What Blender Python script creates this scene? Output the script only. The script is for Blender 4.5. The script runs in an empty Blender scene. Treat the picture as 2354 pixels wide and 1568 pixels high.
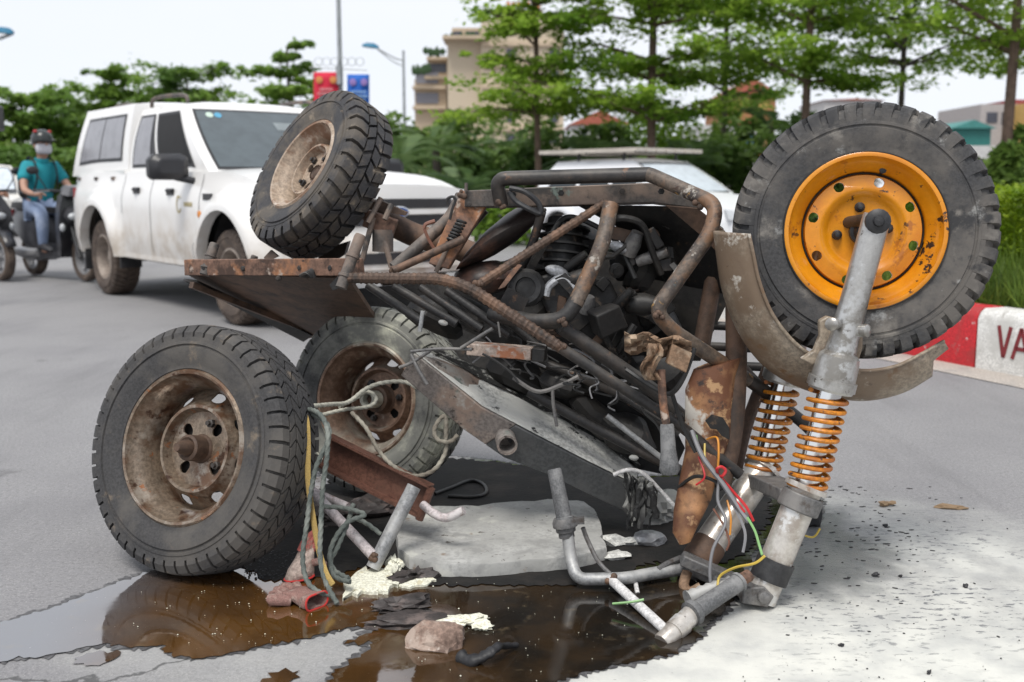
import bpy, bmesh, math, random
import numpy as np
from mathutils import Vector, Matrix
random.seed(7); rng = np.random.default_rng(7)
R_ = math.radians
SC = bpy.context.scene; COL = SC.collection

# ---------------------------------------------------------------- camera, world, sun, exposure
F = 2400.0; PITCH = math.atan((784-430)/F); CAMZ = 1.04
cam = bpy.data.cameras.new('camera'); camo = bpy.data.objects.new('camera', cam); COL.objects.link(camo)
camo.location = (0, 0, CAMZ); camo.rotation_euler = (math.pi/2-PITCH, 0, 0)
cam.sensor_width = 36; cam.lens = 36*F/2354; cam.clip_start = .05; cam.clip_end = 2000
cam.dof.use_dof = True; cam.dof.focus_distance = 2.75; cam.dof.aperture_fstop = 3.4
SC.camera = camo
SC.view_settings.view_transform = 'Standard'; SC.view_settings.look = 'None'
SC.view_settings.gamma = 1; SC.view_settings.use_curve_mapping = False
SC.view_settings.exposure = 0.74
try: SC.cycles.max_bounces = 8; SC.cycles.transparent_max_bounces = 8
except Exception: pass
SUN_EL, SUN_ROT = 62, 200
W = bpy.data.worlds.new('World'); SC.world = W; W.use_nodes = True
nt = W.node_tree; nt.nodes.clear()
def wn(t, **k):
    n = nt.nodes.new(t)
    for a, b in k.items(): setattr(n, a, b)
    return n
sky = wn('ShaderNodeTexSky', sky_type='NISHITA', sun_disc=False, sun_elevation=R_(SUN_EL), sun_rotation=R_(SUN_ROT))
b1 = wn('ShaderNodeBackground'); b1.inputs[1].default_value = .1
tc = wn('ShaderNodeTexCoord'); no = wn('ShaderNodeTexNoise'); no.inputs['Scale'].default_value = 1.6; no.inputs['Detail'].default_value = 5
mp = wn('ShaderNodeMapping'); mp.inputs['Scale'].default_value = (1, 1, 2.4)
rp = wn('ShaderNodeMapRange'); rp.inputs[1].default_value = .3; rp.inputs[2].default_value = .62; rp.inputs[3].default_value = .82; rp.inputs[4].default_value = .98
b2 = wn('ShaderNodeBackground'); b2.inputs[0].default_value = (.905, .935, 1.0, 1); b2.inputs[1].default_value = .63
mx = wn('ShaderNodeMixShader'); ow = wn('ShaderNodeOutputWorld')
L = nt.links.new
L(sky.outputs[0], b1.inputs[0]); L(tc.outputs['Generated'], mp.inputs[0]); L(mp.outputs[0], no.inputs['Vector']); L(no.outputs[0], rp.inputs[0])
L(rp.outputs[0], mx.inputs[0]); L(b1.outputs[0], mx.inputs[1]); L(b2.outputs[0], mx.inputs[2]); L(mx.outputs[0], ow.inputs[0])
sun = bpy.data.lights.new('sun', 'SUN'); sun.energy = 1.75; sun.angle = R_(22); sun.color = (1, .96, .9)
suno = bpy.data.objects.new('sun', sun); COL.objects.link(suno)
_a = R_(SUN_ROT); _e = R_(SUN_EL)
_d = Vector((math.sin(_a)*math.cos(_e), math.cos(_a)*math.cos(_e), math.sin(_e)))   # towards the sun
suno.rotation_euler = _d.to_track_quat('Z', 'Y').to_euler()

# ---------------------------------------------------------------- pixel helpers (2354 x 1568 picture)
CP, SP = math.cos(PITCH), math.sin(PITCH)
def ray(px, py):
    x = (px-1177)/F; y = -(py-784)/F
    return Vector((x, CP+y*SP, -SP+y*CP))
def P(px, py, Y):
    d = ray(px, py); return Vector((0, 0, CAMZ)) + d*(Y/d.y)
def G(px, py, z=0.0):
    d = ray(px, py); return Vector((0, 0, CAMZ)) + d*((z-CAMZ)/d.z)
def rel_axis(px, py, ax, ay, az):
    """direction given as right / up / towards the viewer, about the sight line through a pixel"""
    d = ray(px, py).normalized(); right = d.cross(Vector((0, 0, 1))).normalized(); up = right.cross(d)
    return (right*ax + up*ay - d*az).normalized()

# ---------------------------------------------------------------- materials
MATS = {}
class ND:
    def __init__(s, name):
        s.m = bpy.data.materials.new(name); s.m.use_nodes = True; s.t = s.m.node_tree; s.n = s.t.nodes
        s.b = s.n['Principled BSDF']; s.out = s.n['Material Output']; s._c = None
    def node(s, t, **k):
        n = s.n.new(t)
        for a, b in k.items(): setattr(n, a, b)
        return n
    def link(s, a, b): s.t.links.new(a, b)
    def put(s, sock, v):
        if hasattr(v, 'is_output'): s.link(v, sock)
        elif isinstance(v, (tuple, list)) and len(v) == 3 and sock.type == 'RGBA': sock.default_value = (*v, 1)
        else: sock.default_value = v
    def co(s, kind='Object'):
        if s._c is None: s._c = s.node('ShaderNodeTexCoord')
        return s._c.outputs[kind]
    def mapped(s, vec, scale):
        m = s.node('ShaderNodeMapping'); s.link(vec, m.inputs[0]); m.inputs['Scale'].default_value = scale; return m.outputs[0]
    def noise(s, scale, detail=4, vec=None, rough=.55, dist=0):
        n = s.node('ShaderNodeTexNoise'); n.inputs['Scale'].default_value = scale; n.inputs['Detail'].default_value = detail
        n.inputs['Roughness'].default_value = rough; n.inputs['Distortion'].default_value = dist
        s.link(vec if vec is not None else s.co(), n.inputs['Vector']); return n.outputs[0]
    def voro(s, scale, vec=None):
        n = s.node('ShaderNodeTexVoronoi'); n.inputs['Scale'].default_value = scale
        s.link(vec if vec is not None else s.co(), n.inputs['Vector']); return n.outputs['Distance']
    def math(s, op, a, b=0.0):
        n = s.node('ShaderNodeMath', operation=op); s.put(n.inputs[0], a); s.put(n.inputs[1], b); return n.outputs[0]
    def ramp(s, v, lo, hi, a=0.0, b=1.0):
        n = s.node('ShaderNodeMapRange', interpolation_type='SMOOTHSTEP'); s.put(n.inputs[0], v)
        for i, q in enumerate((lo, hi, a, b)): n.inputs[i+1].default_value = q
        return n.outputs[0]
    def mix(s, f, a, b):
        n = s.node('ShaderNodeMix', data_type='RGBA'); s.put(n.inputs[0], f); s.put(n.inputs[6], a); s.put(n.inputs[7], b); return n.outputs[2]
    def bump(s, h, strength=.4, dist=.004):
        n = s.node('ShaderNodeBump'); n.inputs['Strength'].default_value = strength; n.inputs['Distance'].default_value = dist
        s.put(n.inputs['Height'], h); s.link(n.outputs[0], s.b.inputs['Normal'])
    def set(s, **k):
        for a, v in k.items(): s.put(s.b.inputs[a.replace('_', ' ')], v)
def worn(name, base, layers=(), rough=.6, metal=0.0, bump=.35, bscale=60, bdist=.003, dust=None, rough2=None, coat=0, var=1.0):
    """base colour overlaid with blotches: layers = (colour, noise scale, low, high)"""
    d = ND(name); c = base; rg = rough; last = None
    if bump: c = d.mix(d.ramp(d.noise(bscale*1.6, 4, rough=.7), .34, .66), tuple(x*(1-.32*var) for x in base), tuple(min(.85, x*(1+.22*var)) for x in base))
    for (col, sc, lo, hi) in layers:
        last = d.ramp(d.noise(sc, 6, rough=.65), lo, hi); c = d.mix(last, c, col)
    if dust:                                                        # settled powder on faces that look up
        g = d.node('ShaderNodeNewGeometry'); sp = d.node('ShaderNodeSeparateXYZ'); d.link(g.outputs['Normal'], sp.inputs[0])
        up = d.ramp(sp.outputs[2], .15, .95); k = d.math('MULTIPLY', up, d.ramp(d.noise(9, 5), .35, .65))
        c = d.mix(d.math('MULTIPLY', k, dust[1]), c, dust[0])
    if last is not None and rough2 is not None:
        n = d.node('ShaderNodeMapRange'); d.put(n.inputs[0], last); n.inputs[3].default_value = rough; n.inputs[4].default_value = rough2; rg = n.outputs[0]
    d.set(Base_Color=c, Roughness=rg, Metallic=metal)
    if coat: d.set(Coat_Weight=coat, Coat_Roughness=.06)
    if bump: d.bump(d.noise(bscale, 5), bump, bdist)
    MATS[name] = d.m; return d.m
RUST = (.16, .065, .028); RUSTL = (.30, .15, .075); RUSTD = (.06, .028, .016); BURN = (.012, .011, .011); ASH = (.42, .41, .39)
rubber = worn('tyre_rubber', (.045, .045, .047), [((.11, .10, .09), 6, .40, .66), ((.20, .185, .165), 11, .56, .72), ((.30, .30, .29), 13, .60, .72), ((.03, .03, .032), 9, .55, .66)], .75, bump=.3, bscale=90)
rubberL = worn('tyre_rubber_dusty', (.042, .041, .042), [((.085, .078, .07), 5, .42, .68), ((.19, .15, .11), 14, .57, .75)], .8, bump=.3, bscale=90)
rubberP = worn('tyre_rubber_powdered', (.045, .046, .046), [((.19, .19, .17), 4, .42, .62), ((.50, .50, .40), 5, .56, .72)], .8, bump=.3, bscale=90, dust=((.6, .6, .5), .55))
rubberU = worn('tyre_rubber_muddy', (.034, .033, .035), [((.085, .072, .058), 8, .44, .62), ((.19, .155, .115), 17, .57, .70)], .66, bump=.3, bscale=90)
yellow = worn('yellow_wheel_paint', (.66, .25, .004), [((.56, .185, .003), 6, .45, .7), ((.40, .13, .01), 15, .60, .68), ((.09, .04, .015), 33, .625, .67), ((.03, .016, .01), 9, .645, .67)], .36, bump=.15, bscale=40, coat=.35, var=.2)
rimrust = worn('rusty_rim_steel', (.225, .175, .13), [((.135, .075, .045), 8, .46, .62), ((.33, .285, .235), 11, .53, .66), ((.06, .03, .018), 19, .56, .66), ((.30, .12, .05), 26, .62, .70)], .36, metal=.45, bump=.4, bscale=50)
rimbrown = worn('brown_rim_steel', (.23, .145, .10), [((.12, .065, .04), 8, .44, .62), ((.38, .30, .22), 9, .54, .68), ((.50, .48, .41), 5, .60, .74)], .6, metal=.2, bump=.4, bscale=50, dust=((.55, .53, .45), .6))
rimpale = worn('pale_rim_paint', (.36, .28, .21), [((.20, .11, .065), 9, .46, .64), ((.50, .43, .36), 14, .56, .70), ((.09, .05, .03), 24, .61, .68)], .6, bump=.3, bscale=50)
steel_dk = worn('burnt_frame_steel', (.022, .021, .021), [((.055, .045, .038), 7, .45, .65), ((.15, .08, .045), 24, .60, .70)], .5, metal=.15, bump=.35, dust=((.26, .25, .23), .22))
steel_rust = worn('flaking_frame_paint', (.115, .088, .068), [((.18, .10, .055), 9, .48, .60), ((.05, .04, .035), 13, .50, .62), ((.34, .31, .27), 17, .58, .64), ((.10, .16, .155), 10, .60, .66), ((.34, .20, .07), 26, .62, .67), ((.05, .027, .018), 19, .60, .68)], .55, bump=.6, bscale=45, bdist=.004)
rebar_m = worn('rusty_rebar', (.085, .055, .04), [((.17, .10, .065), 12, .45, .65), ((.03, .025, .022), 9, .52, .68)], .65, metal=.2, bump=.3)
rustplate = worn('rust_plate', (.17, .095, .065), [((.29, .13, .06), 7, .48, .60), ((.055, .03, .02), 11, .50, .62), ((.36, .29, .24), 14, .57, .65), ((.04, .025, .02), 30, .62, .68)], .75, bump=.6, bscale=35)
flakepale = worn('pale_flaking_paint', (.40, .32, .27), [((.30, .12, .06), 12, .50, .60), ((.52, .46, .41), 18, .54, .62), ((.06, .035, .025), 26, .60, .66)], .8, bump=.6)
rustdark = worn('dark_rust_plate', (.075, .045, .03), [((.14, .08, .05), 5, .45, .65), ((.035, .025, .02), 9, .5, .7)], .7, bump=.4, bscale=30)
channel_m = worn('brown_channel_steel', (.13, .06, .042), [((.20, .10, .07), 6, .5, .7), ((.06, .03, .022), 12, .52, .7)], .5, metal=.2, bump=.3)
rail_m = worn('dusty_dark_rail', (.085, .075, .068), [((.19, .14, .11), 5, .45, .62), ((.04, .037, .035), 9, .5, .64), ((.14, .18, .16), 15, .64, .72)], .65, bump=.4, dust=((.30, .25, .21), .35))
gusset_m = worn('scorched_gusset_paint', (.34, .17, .075), [((.13, .05, .022), 8, .42, .54), ((.56, .52, .46), 5, .57, .63), ((.40, .24, .12), 16, .56, .64), ((.03, .018, .014), 11, .56, .64)], .6, bump=.6, bscale=40)
alu = worn('dirty_aluminium', (.44, .43, .41), [((.27, .255, .23), 10, .48, .62), ((.54, .54, .53), 18, .54, .64), ((.10, .085, .07), 34, .62, .68), ((.22, .17, .12), 8, .62, .74)], .32, metal=.7, bump=.15, bscale=70, var=.25)
whitetube = worn('scuffed_white_paint', (.52, .49, .45), [((.34, .30, .26), 10, .48, .62), ((.24, .15, .09), 13, .58, .66), ((.07, .05, .04), 30, .63, .69), ((.62, .61, .59), 16, .58, .64)], .3, metal=.4, bump=.2, var=.3)
chrome = worn('chrome', (.75, .75, .74), [((.30, .12, .03), 14, .60, .72)], .12, metal=1.0, bump=0)
orange = worn('orange_spring_paint', (.52, .185, .012), [((.33, .10, .012), 14, .46, .62), ((.08, .035, .02), 26, .59, .66)], .45, bump=.2)
greycast = worn('grey_cast_steel', (.12, .118, .118), [((.20, .19, .18), 8, .45, .65), ((.07, .055, .045), 18, .55, .7)], .55, metal=.2, bump=.3)
fender_m = worn('beige_mudguard', (.27, .22, .165), [((.17, .12, .08), 5, .44, .60), ((.16, .09, .045), 13, .58, .68), ((.52, .48, .42), 18, .60, .70), ((.06, .04, .03), 40, .66, .70)], .5, bump=.3, coat=.1)
box_m = worn('powdered_box_steel', (.19, .165, .15), [((.26, .19, .15), 6, .46, .60), ((.36, .34, .31), 12, .53, .66), ((.08, .12, .10), 9, .60, .68), ((.05, .04, .035), 22, .60, .68)], .7, bump=.4, dust=((.5, .5, .48), .25))
boxdark = worn('smooth_grey_steel', (.065, .068, .07), [((.09, .09, .09), 5, .45, .65)], .55, bump=.2, dust=((.5, .5, .48), .12))
powdertop = worn('powder_crust', (.60, .60, .57), [((.68, .68, .64), 5, .42, .6), ((.05, .05, .05), 22, .62, .67)], .95, bump=.6, bscale=50)
powderboard = worn('powder_covered_board', (.40, .40, .385), [((.33, .33, .315), 4, .42, .62), ((.47, .47, .43), 7, .55, .68), ((.10, .09, .08), 34, .64, .68), ((.22, .17, .13), 9, .62, .70), ((.28, .28, .27), 16, .54, .64)], .95, bump=.6, bscale=40, var=.7)
burnt = worn('charred_metal', (.011, .0105, .0105), [((.026, .023, .02), 8, .45, .65), ((.08, .05, .03), 18, .62, .72)], .55, bump=.6, bscale=40, dust=((.16, .15, .14), .14))
burnt2 = worn('sooty_cast_metal', (.035, .035, .036), [((.016, .015, .014), 7, .43, .60), ((.13, .10, .075), 16, .59, .69)], .5, metal=.3, bump=.5, bscale=40)
tank_m = worn('scorched_tank', (.028, .02, .018), [((.13, .065, .045), 4, .55, .7)], .5, bump=.3)
tan_m = worn('burnt_tan_sheet', (.23, .145, .09), [((.40, .30, .21), 14, .50, .62), ((.08, .045, .025), 13, .55, .68)], .8, bump=.6)
silver_m = worn('melted_alloy', (.46, .47, .49), [((.25, .25, .26), 12, .45, .65)], .5, metal=.4, bump=.6, bscale=60)
griprub = worn('grey_grip_rubber', (.10, .102, .105), [((.19, .19, .19), 12, .45, .65)], .7, bump=.4, bscale=120, dust=((.45, .45, .44), .4))
greytube = worn('dusty_grey_tube', (.27, .275, .28), [((.40, .40, .39), 9, .45, .62), ((.14, .13, .13), 15, .58, .70)], .5, metal=.3, bump=.3, dust=((.6, .6, .58), .5))
whitedust = worn('powdered_white_tube', (.62, .61, .6), [((.45, .44, .44), 10, .5, .68)], .8, bump=.4)
lilactube = worn('pale_scuffed_tube', (.47, .42, .42), [((.58, .55, .54), 9, .5, .62), ((.25, .17, .14), 15, .58, .70)], .6, bump=.3)
def rope_mat(name, a, b):
    return worn(name, a, [(b, 14, .42, .66)], .9, bump=.4, bscale=300, bdist=.002)
rope_m = rope_mat('grey_green_rope', (.10, .115, .105), (.22, .235, .21)); strap_m = rope_mat('ochre_strap', (.36, .25, .08), (.26, .18, .07))
cable_m = rope_mat('braided_cable', (.17, .15, .12), (.30, .28, .23)); rope_w = rope_mat('powdered_rope', (.46, .45, .38), (.20, .20, .17))
blackrub = worn('black_rubber', (.02, .02, .022), [((.05, .05, .05), 10, .5, .7)], .5, bump=.2)
blackplas = worn('black_plastic', (.02, .02, .023), [], .4, bump=0)
def plain(name, c, rough=.6, metal=0, **k):
    d = ND(name); n = d.noise(8, 4); d.set(Base_Color=d.mix(d.ramp(n, .35, .7), c, tuple(x*.82 for x in c)), Roughness=rough, Metallic=metal, **k); MATS[name] = d.m; return d.m
w_red = plain('red_wire', (.55, .03, .035), .45); w_yel = plain('yellow_wire', (.58, .42, .07), .45); w_grn = plain('green_wire', (.22, .42, .16), .45)
w_ora = plain('orange_wire', (.62, .25, .03), .45); w_gry = plain('grey_wire', (.22, .22, .23), .5); w_blk = plain('black_wire', (.02, .02, .02), .5); w_brn = plain('brown_wire', (.2, .09, .06), .5)

# ---------------------------------------------------------------- mesh builder and object helpers
WL = {}                                                             # object name -> world origin of the frame its children are built in
def spline(pts, n=8):
    p = [Vector(q) for q in pts]; out = []
    for i in range(len(p)-1):
        a, b, c, d = p[max(i-1, 0)], p[i], p[i+1], p[min(i+2, len(p)-1)]
        for k in range(n):
            t = k/n; out.append(.5*((2*b)+(c-a)*t+(2*a-5*b+4*c-d)*t*t+(3*b-a-3*c+d)*t**3))
    out.append(p[-1]); return out
def fillet(pts, rad=.05, n=6):
    p = [Vector(q) for q in pts]; out = [p[0]]
    for i in range(1, len(p)-1):
        a, b, c = p[i-1], p[i], p[i+1]
        r = min(rad, (a-b).length*.45, (c-b).length*.45); s = b+(a-b).normalized()*r; e = b+(c-b).normalized()*r
        for k in range(n+1):
            t = k/n; out.append(s*(1-t)**2+b*2*t*(1-t)+e*t*t)
    out.append(p[-1]); return out
def resample(pts, step):
    out = [Vector(pts[0])]
    for a, b in zip(pts[:-1], pts[1:]):
        a, b = Vector(a), Vector(b); n = max(1, round((b-a).length/step))
        out += [a.lerp(b, (k+1)/n) for k in range(n)]
    return out
class MB:
    def __init__(s): s.v = []; s.f = []
    def add(s, vs, fs):
        o = len(s.v); s.v += [tuple(v) for v in vs]; s.f += [tuple(i+o for i in f) for f in fs]; return s
    def loft(s, rings, caps=True, closed=True):
        n = len(rings[0]); vs = [v for r in rings for v in r]; fs = []
        for i in range(len(rings)-1):
            for j in range(n if closed else n-1):
                k = (j+1) % n; fs.append((i*n+j, i*n+k, (i+1)*n+k, (i+1)*n+j))
        if caps and closed: fs.append(tuple(reversed(range(n)))); fs.append(tuple((len(rings)-1)*n+j for j in range(n)))
        return s.add(vs, fs)
    def tube(s, pts, r, seg=10, caps=True, mod=None, flat=1.0, hollow=False):
        p = [Vector(q) for q in pts]; rs = r if isinstance(r, (list, tuple)) else [r]*len(p)
        t = (p[1]-p[0]).normalized(); u = t.orthogonal().normalized(); rings = []; ln = 0
        for i, c in enumerate(p):
            a = p[max(i-1, 0)]; b = p[min(i+1, len(p)-1)]; t = (b-a).normalized() if (b-a).length > 1e-9 else t
            u = (u-t*u.dot(t)); u = u.normalized() if u.length > 1e-6 else t.orthogonal().normalized(); w = t.cross(u)
            if i: ln += (p[i]-p[i-1]).length
            ring = []
            for j in range(seg):
                th = 2*math.pi*j/seg; q = rs[i]*(mod(th, ln, i) if mod else 1)
                ring.append(c+u*math.cos(th)*q+w*math.sin(th)*q*flat)
            rings.append(ring)
        if hollow:                                                  # an open mouth at the last point
            c = p[-1]; d = (p[-1]-p[-2]).normalized()
            rings.append([c+(v-c)*.78 for v in rings[-1]]); rings.append([v-d*rs[-1]*2.2 for v in rings[-1]])
        return s.loft(rings, caps)
    def beam(s, a, b, w, h, up=(0, 0, 1)):
        a, b = Vector(a), Vector(b); t = (b-a).normalized(); up = Vector(up); sd = t.cross(up).normalized(); up = sd.cross(t)
        return s.loft([[c+sd*x*w/2+up*y*h/2 for x, y in ((-1, -1), (1, -1), (1, 1), (-1, 1))] for c in (a, b)])
    def box(s, c, hx, hy, hz, M=None):
        M = M or Matrix(); c = Vector(c)
        return s.loft([[c+M@Vector((x*hx, y*hy, z*hz)) for x, y in ((-1, -1), (1, -1), (1, 1), (-1, 1))] for z in (-1, 1)])
    def prism(s, pts, off):
        off = Vector(off); p = [Vector(q) for q in pts]; return s.loft([p, [q+off for q in p]])
    def lathe(s, prof, M=None, seg=32, closed=False):
        M = M or Matrix(); rings = [[M@Vector((max(r, 1e-5)*math.cos(2*math.pi*j/seg), max(r, 1e-5)*math.sin(2*math.pi*j/seg), z)) for j in range(seg)] for r, z in prof]
        return s.loft(rings, caps=False)
    def grid(s, rows, flip=False):
        m = len(rows[0]); fs = [(i*m+j, i*m+j+1, (i+1)*m+j+1, (i+1)*m+j) for i in range(len(rows)-1) for j in range(m-1)]
        if flip: fs = [f[::-1] for f in fs]
        return s.add([v for r in rows for v in r], fs)
    def ball(s, c, rx, ry=None, rz=None, M=None, seg=12, rings=8):
        ry = ry or rx; rz = rz or rx; M = M or Matrix(); c = Vector(c)
        return s.loft([[c+M@Vector((rx*math.sin(a)*math.cos(b), ry*math.sin(a)*math.sin(b), rz*math.cos(a))) for b in [2*math.pi*j/seg for j in range(seg)]] for a in [math.pi*max(.002, min(.998, i/rings)) for i in range(rings+1)]], caps=True)
    def jitter(s, amt, sc=20):
        r = random.Random(len(s.v)); ph = [r.uniform(0, 6) for _ in range(6)]
        s.v = [(x+amt*math.sin(y*sc+ph[0])+amt*.5*math.sin(z*sc*2.3+ph[1]), y+amt*math.sin(z*sc+ph[2])+amt*.5*math.sin(x*sc*2.1+ph[3]), z+amt*math.sin(x*sc+ph[4])+amt*.5*math.sin(y*sc*1.9+ph[5])) for x, y, z in s.v]; return s
    def build(s, name, mat, parent=None, local=False, sharp=38, kind=None, bevel=0):
        off = Vector((0, 0, 0))
        if parent is not None and not local: off = WL[parent.name]
        me = bpy.data.meshes.new(name); me.from_pydata([(v[0]-off.x, v[1]-off.y, v[2]-off.z) for v in s.v], [], s.f)
        bm = bmesh.new(); bm.from_mesh(me); bmesh.ops.remove_doubles(bm, verts=bm.verts, dist=1e-5); bmesh.ops.recalc_face_normals(bm, faces=bm.faces)
        bm.to_mesh(me); bm.free()
        me.polygons.foreach_set('use_smooth', [True]*len(me.polygons))
        me.set_sharp_from_angle(angle=R_(sharp)); me.materials.append(mat if not isinstance(mat, str) else MATS[mat])
        o = bpy.data.objects.new(name, me); COL.objects.link(o)
        if parent is not None: o.parent = parent
        WL[o.name] = off
        if kind: o['kind'] = kind
        if bevel:
            b = o.modifiers.new('bevel', 'BEVEL'); b.width = bevel; b.segments = 2; b.limit_method = 'ANGLE'; b.angle_limit = R_(40)
        return o
def tag(o, label, cat, group=None):
    o['label'] = label; o['category'] = cat
    if group: o['group'] = group
    return o
def empty(name, loc=(0, 0, 0), rot=None, parent=None):
    o = bpy.data.objects.new(name, None); o.empty_display_size = .1; COL.objects.link(o); loc = Vector(loc)
    if parent is not None: o.parent = parent; loc = loc-WL[parent.name]
    M = Matrix.Translation(loc)
    if rot is not None: M = M@rot.to_4x4()
    o.matrix_basis = M; WL[o.name] = Vector(loc)+(WL[parent.name] if parent is not None else Vector()); return o
def thing(name, label, cat, loc=(0, 0, 0), rot=None, group=None):
    return tag(empty(name, loc, rot), label, cat, group)
def struct(o): o['kind'] = 'structure'; return o
def copy_tree(o, parent=None):
    kids = [k for k in bpy.data.objects if k.parent == o]
    c = o.copy(); COL.objects.link(c); c.parent = parent; WL[c.name] = WL.get(o.name, Vector())
    if parent is not None: c.matrix_parent_inverse = o.matrix_parent_inverse
    for k in kids: copy_tree(k, c)
    return c
def frame(axis, up=(0, 0, 1)):
    z = Vector(axis).normalized(); x = Vector(up).cross(z).normalized(); y = z.cross(x)
    return Matrix((x, y, z)).transposed()
def quads(name, V, mat, parent=None, off=(0, 0, 0), kind=None):
    """V: (n,4,3) leaf-sized quads, one mesh"""
    n = len(V); me = bpy.data.meshes.new(name); me.vertices.add(n*4); me.loops.add(n*4); me.polygons.add(n)
    me.vertices.foreach_set('co', (V.reshape(-1, 3)-np.array(off)).astype(np.float32).ravel()); me.loops.foreach_set('vertex_index', np.arange(n*4, dtype=np.int32))
    me.polygons.foreach_set('loop_start', np.arange(0, n*4, 4, dtype=np.int32)); me.polygons.foreach_set('loop_total', np.full(n, 4, dtype=np.int32))
    me.update(calc_edges=True); me.materials.append(mat); o = bpy.data.objects.new(name, me); COL.objects.link(o)
    if parent is not None: o.parent = parent
    if kind: o['kind'] = kind
    WL[o.name] = Vector(off); return o

# ---------------------------------------------------------------- wheels: local +Z is the side that shows
def tyre_mb(Rr, w, r0, rows, seg=96, deep=.011):
    m = MB(); h = Rr-r0; hw = w/2; b = Rr-deep
    half = [(r0-.004, hw*.62), (r0, hw*.84), (r0+.006, hw*.93), (r0+.012, hw*.93), (r0+.02, hw*.96), (r0+.32*h, hw*1.05), (r0+.48*h, hw*1.06), (r0+.50*h, hw*1.00), (r0+.53*h, hw*1.0), (r0+.55*h, hw*1.05), (r0+.60*h, hw*1.04), (r0+.61*h, hw*1.01), (r0+.7*h, hw*1.0), (b-.03, hw*.96), (b-.012, hw*.86), (b-.003, hw*.7), (b, hw*.45), (b+.001, 0)]
    m.lathe(half+[(r, -z) for r, z in reversed(half[:-1])], seg=seg)
    for (pr, N, ph, frac, skew) in rows:
        for k in range(N):
            j = random.uniform(-.06, .06); t0 = 2*math.pi*(k+ph+j*.3)/N; dt = 2*math.pi*frac/N; ringA = []
            for th in (t0, t0+dt*.5, t0+dt):
                ringA.append([(th, r, z) for r, z in pr])
            def pt(th, r, z, dr=0): a = th+skew*z; return Vector(((r+dr)*math.cos(a), (r+dr)*math.sin(a), z))
            top = [[pt(*q) for q in row] for row in ringA]; n = len(pr)
            low = [[pt(th, r, z, -deep-.006) for th, r, z in row] for row in ringA]
            vs = [v for row in top for v in row]+[v for row in low for v in row]; o = 3*n; fs = []
            for i in range(2):
                for q in range(n-1): fs.append((i*n+q, i*n+q+1, (i+1)*n+q+1, (i+1)*n+q))
            for q in range(n-1): fs.append((q, o+q, o+q+1, q+1)); fs.append((2*n+q, 2*n+q+1, o+2*n+q+1, o+2*n+q))
            for i in range(2): fs.append((i*n, (i+1)*n, o+(i+1)*n, o+i*n)); fs.append((i*n+n-1, o+i*n+n-1, o+(i+1)*n+n-1, (i+1)*n+n-1))
            m.add(vs, fs)
    return m
def lug_rows(Rr, w, N, mid=True, frac=.62):
    hw = w/2; rows = []
    for s in (1, -1):
        rows.append(([(Rr, s*hw*.42), (Rr-.001, s*hw*.72), (Rr-.010, s*hw*.93), (Rr-.032, s*hw*1.02)], N, 0 if s > 0 else .5, frac, s*1.2))
        if mid: rows.append(([(Rr+.001, s*hw*.04), (Rr+.001, s*hw*.36)], N, .5 if s > 0 else 0, frac+.06, -s*2.5))
    return rows
def road_rows(Rr, w, N):
    hw = w/2; rows = []
    for s in (1, -1):
        rows.append(([(Rr-.001, s*hw*.62), (Rr-.006, s*hw*.85), (Rr-.026, s*hw*1.0)], N, 0 if s > 0 else .5, .80, s*.5))
        rows.append(([(Rr, s*hw*.34), (Rr, s*hw*.57)], N, .3, .82, -s*3))
        rows.append(([(Rr+.001, s*hw*.03), (Rr+.001, s*hw*.29)], N, .6, .80, s*4))
    return rows
def rim_mb(prof, seg, holes, depth=.012):
    """prof (r, z) from lip to centre; holes: index of the ring they sit in -> (n, phase, radial half, tangential half)"""
    m = MB()
    for i in range(len(prof)-1):
        (ra, za), (rb, zb) = prof[i], prof[i+1]
        if i not in holes: m.lathe([prof[i], prof[i+1]], seg=seg); continue
        n, ph, hr, ht = holes[i]; k = seg//n; rm = (ra+rb)/2; per = k
        zz = lambda r: za+(zb-za)*(r-ra)/(rb-ra)
        for s in range(n):
            o = s*per; t0 = 2*math.pi*o/seg; t1 = 2*math.pi*(o+per)/seg; tc = (t0+t1)/2+ph
            bd = [(ra, 2*math.pi*(o+q)/seg) for q in range(per+1)]+[(rb, 2*math.pi*(o+q)/seg) for q in range(per, -1, -1)]
            outer = []; hole = []; deep = []
            for r, t in bd:
                u = (t-tc)*rm; v = r-rm; fi = math.atan2(v/max(hr, 1e-4), u/max(ht, 1e-4)); rr = rm+hr*math.sin(fi); tt = tc+ht*math.cos(fi)/rm
                outer.append(Vector((r*math.cos(t), r*math.sin(t), zz(r)))); hole.append(Vector((rr*math.cos(tt), rr*math.sin(tt), zz(rr)))); deep.append(hole[-1]-Vector((0, 0, depth)))
            m.loft([outer, hole, deep], caps=False)
    return m
def rim_back(m, r0, w, lip):
    hw = w/2
    m.lathe([(lip*.93, hw*.55), (lip*.93, -hw*.6), (r0, -hw*.85), (r0+.008, -hw*.92)], seg=48); return m

# ================================================================ THE OVERTURNED THREE-WHEELER
trike = thing('overturned_three_wheeler', 'burnt three-wheeled cargo tricycle lying upside down with its yellow-rimmed front wheel in the air', 'cargo tricycle', G(1300, 1200))
def tube(name, pts, r, mat, rad=.05, seg=12, smooth=False, parent=trike, **k):
    q = spline(pts) if smooth else (fillet(pts, rad) if len(pts) > 2 else pts)
    return MB().tube(q, r, seg, **k).build(name, mat, parent)
def rebar(name, pts, r, mat, rad=.06):
    q = resample(fillet(pts, rad), .0045)
    return MB().tube(q, r, 10, mod=lambda th, l, i: 1.10 if (l % .016) < .0065 else .96).build(name, mat, trike, sharp=25)

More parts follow.
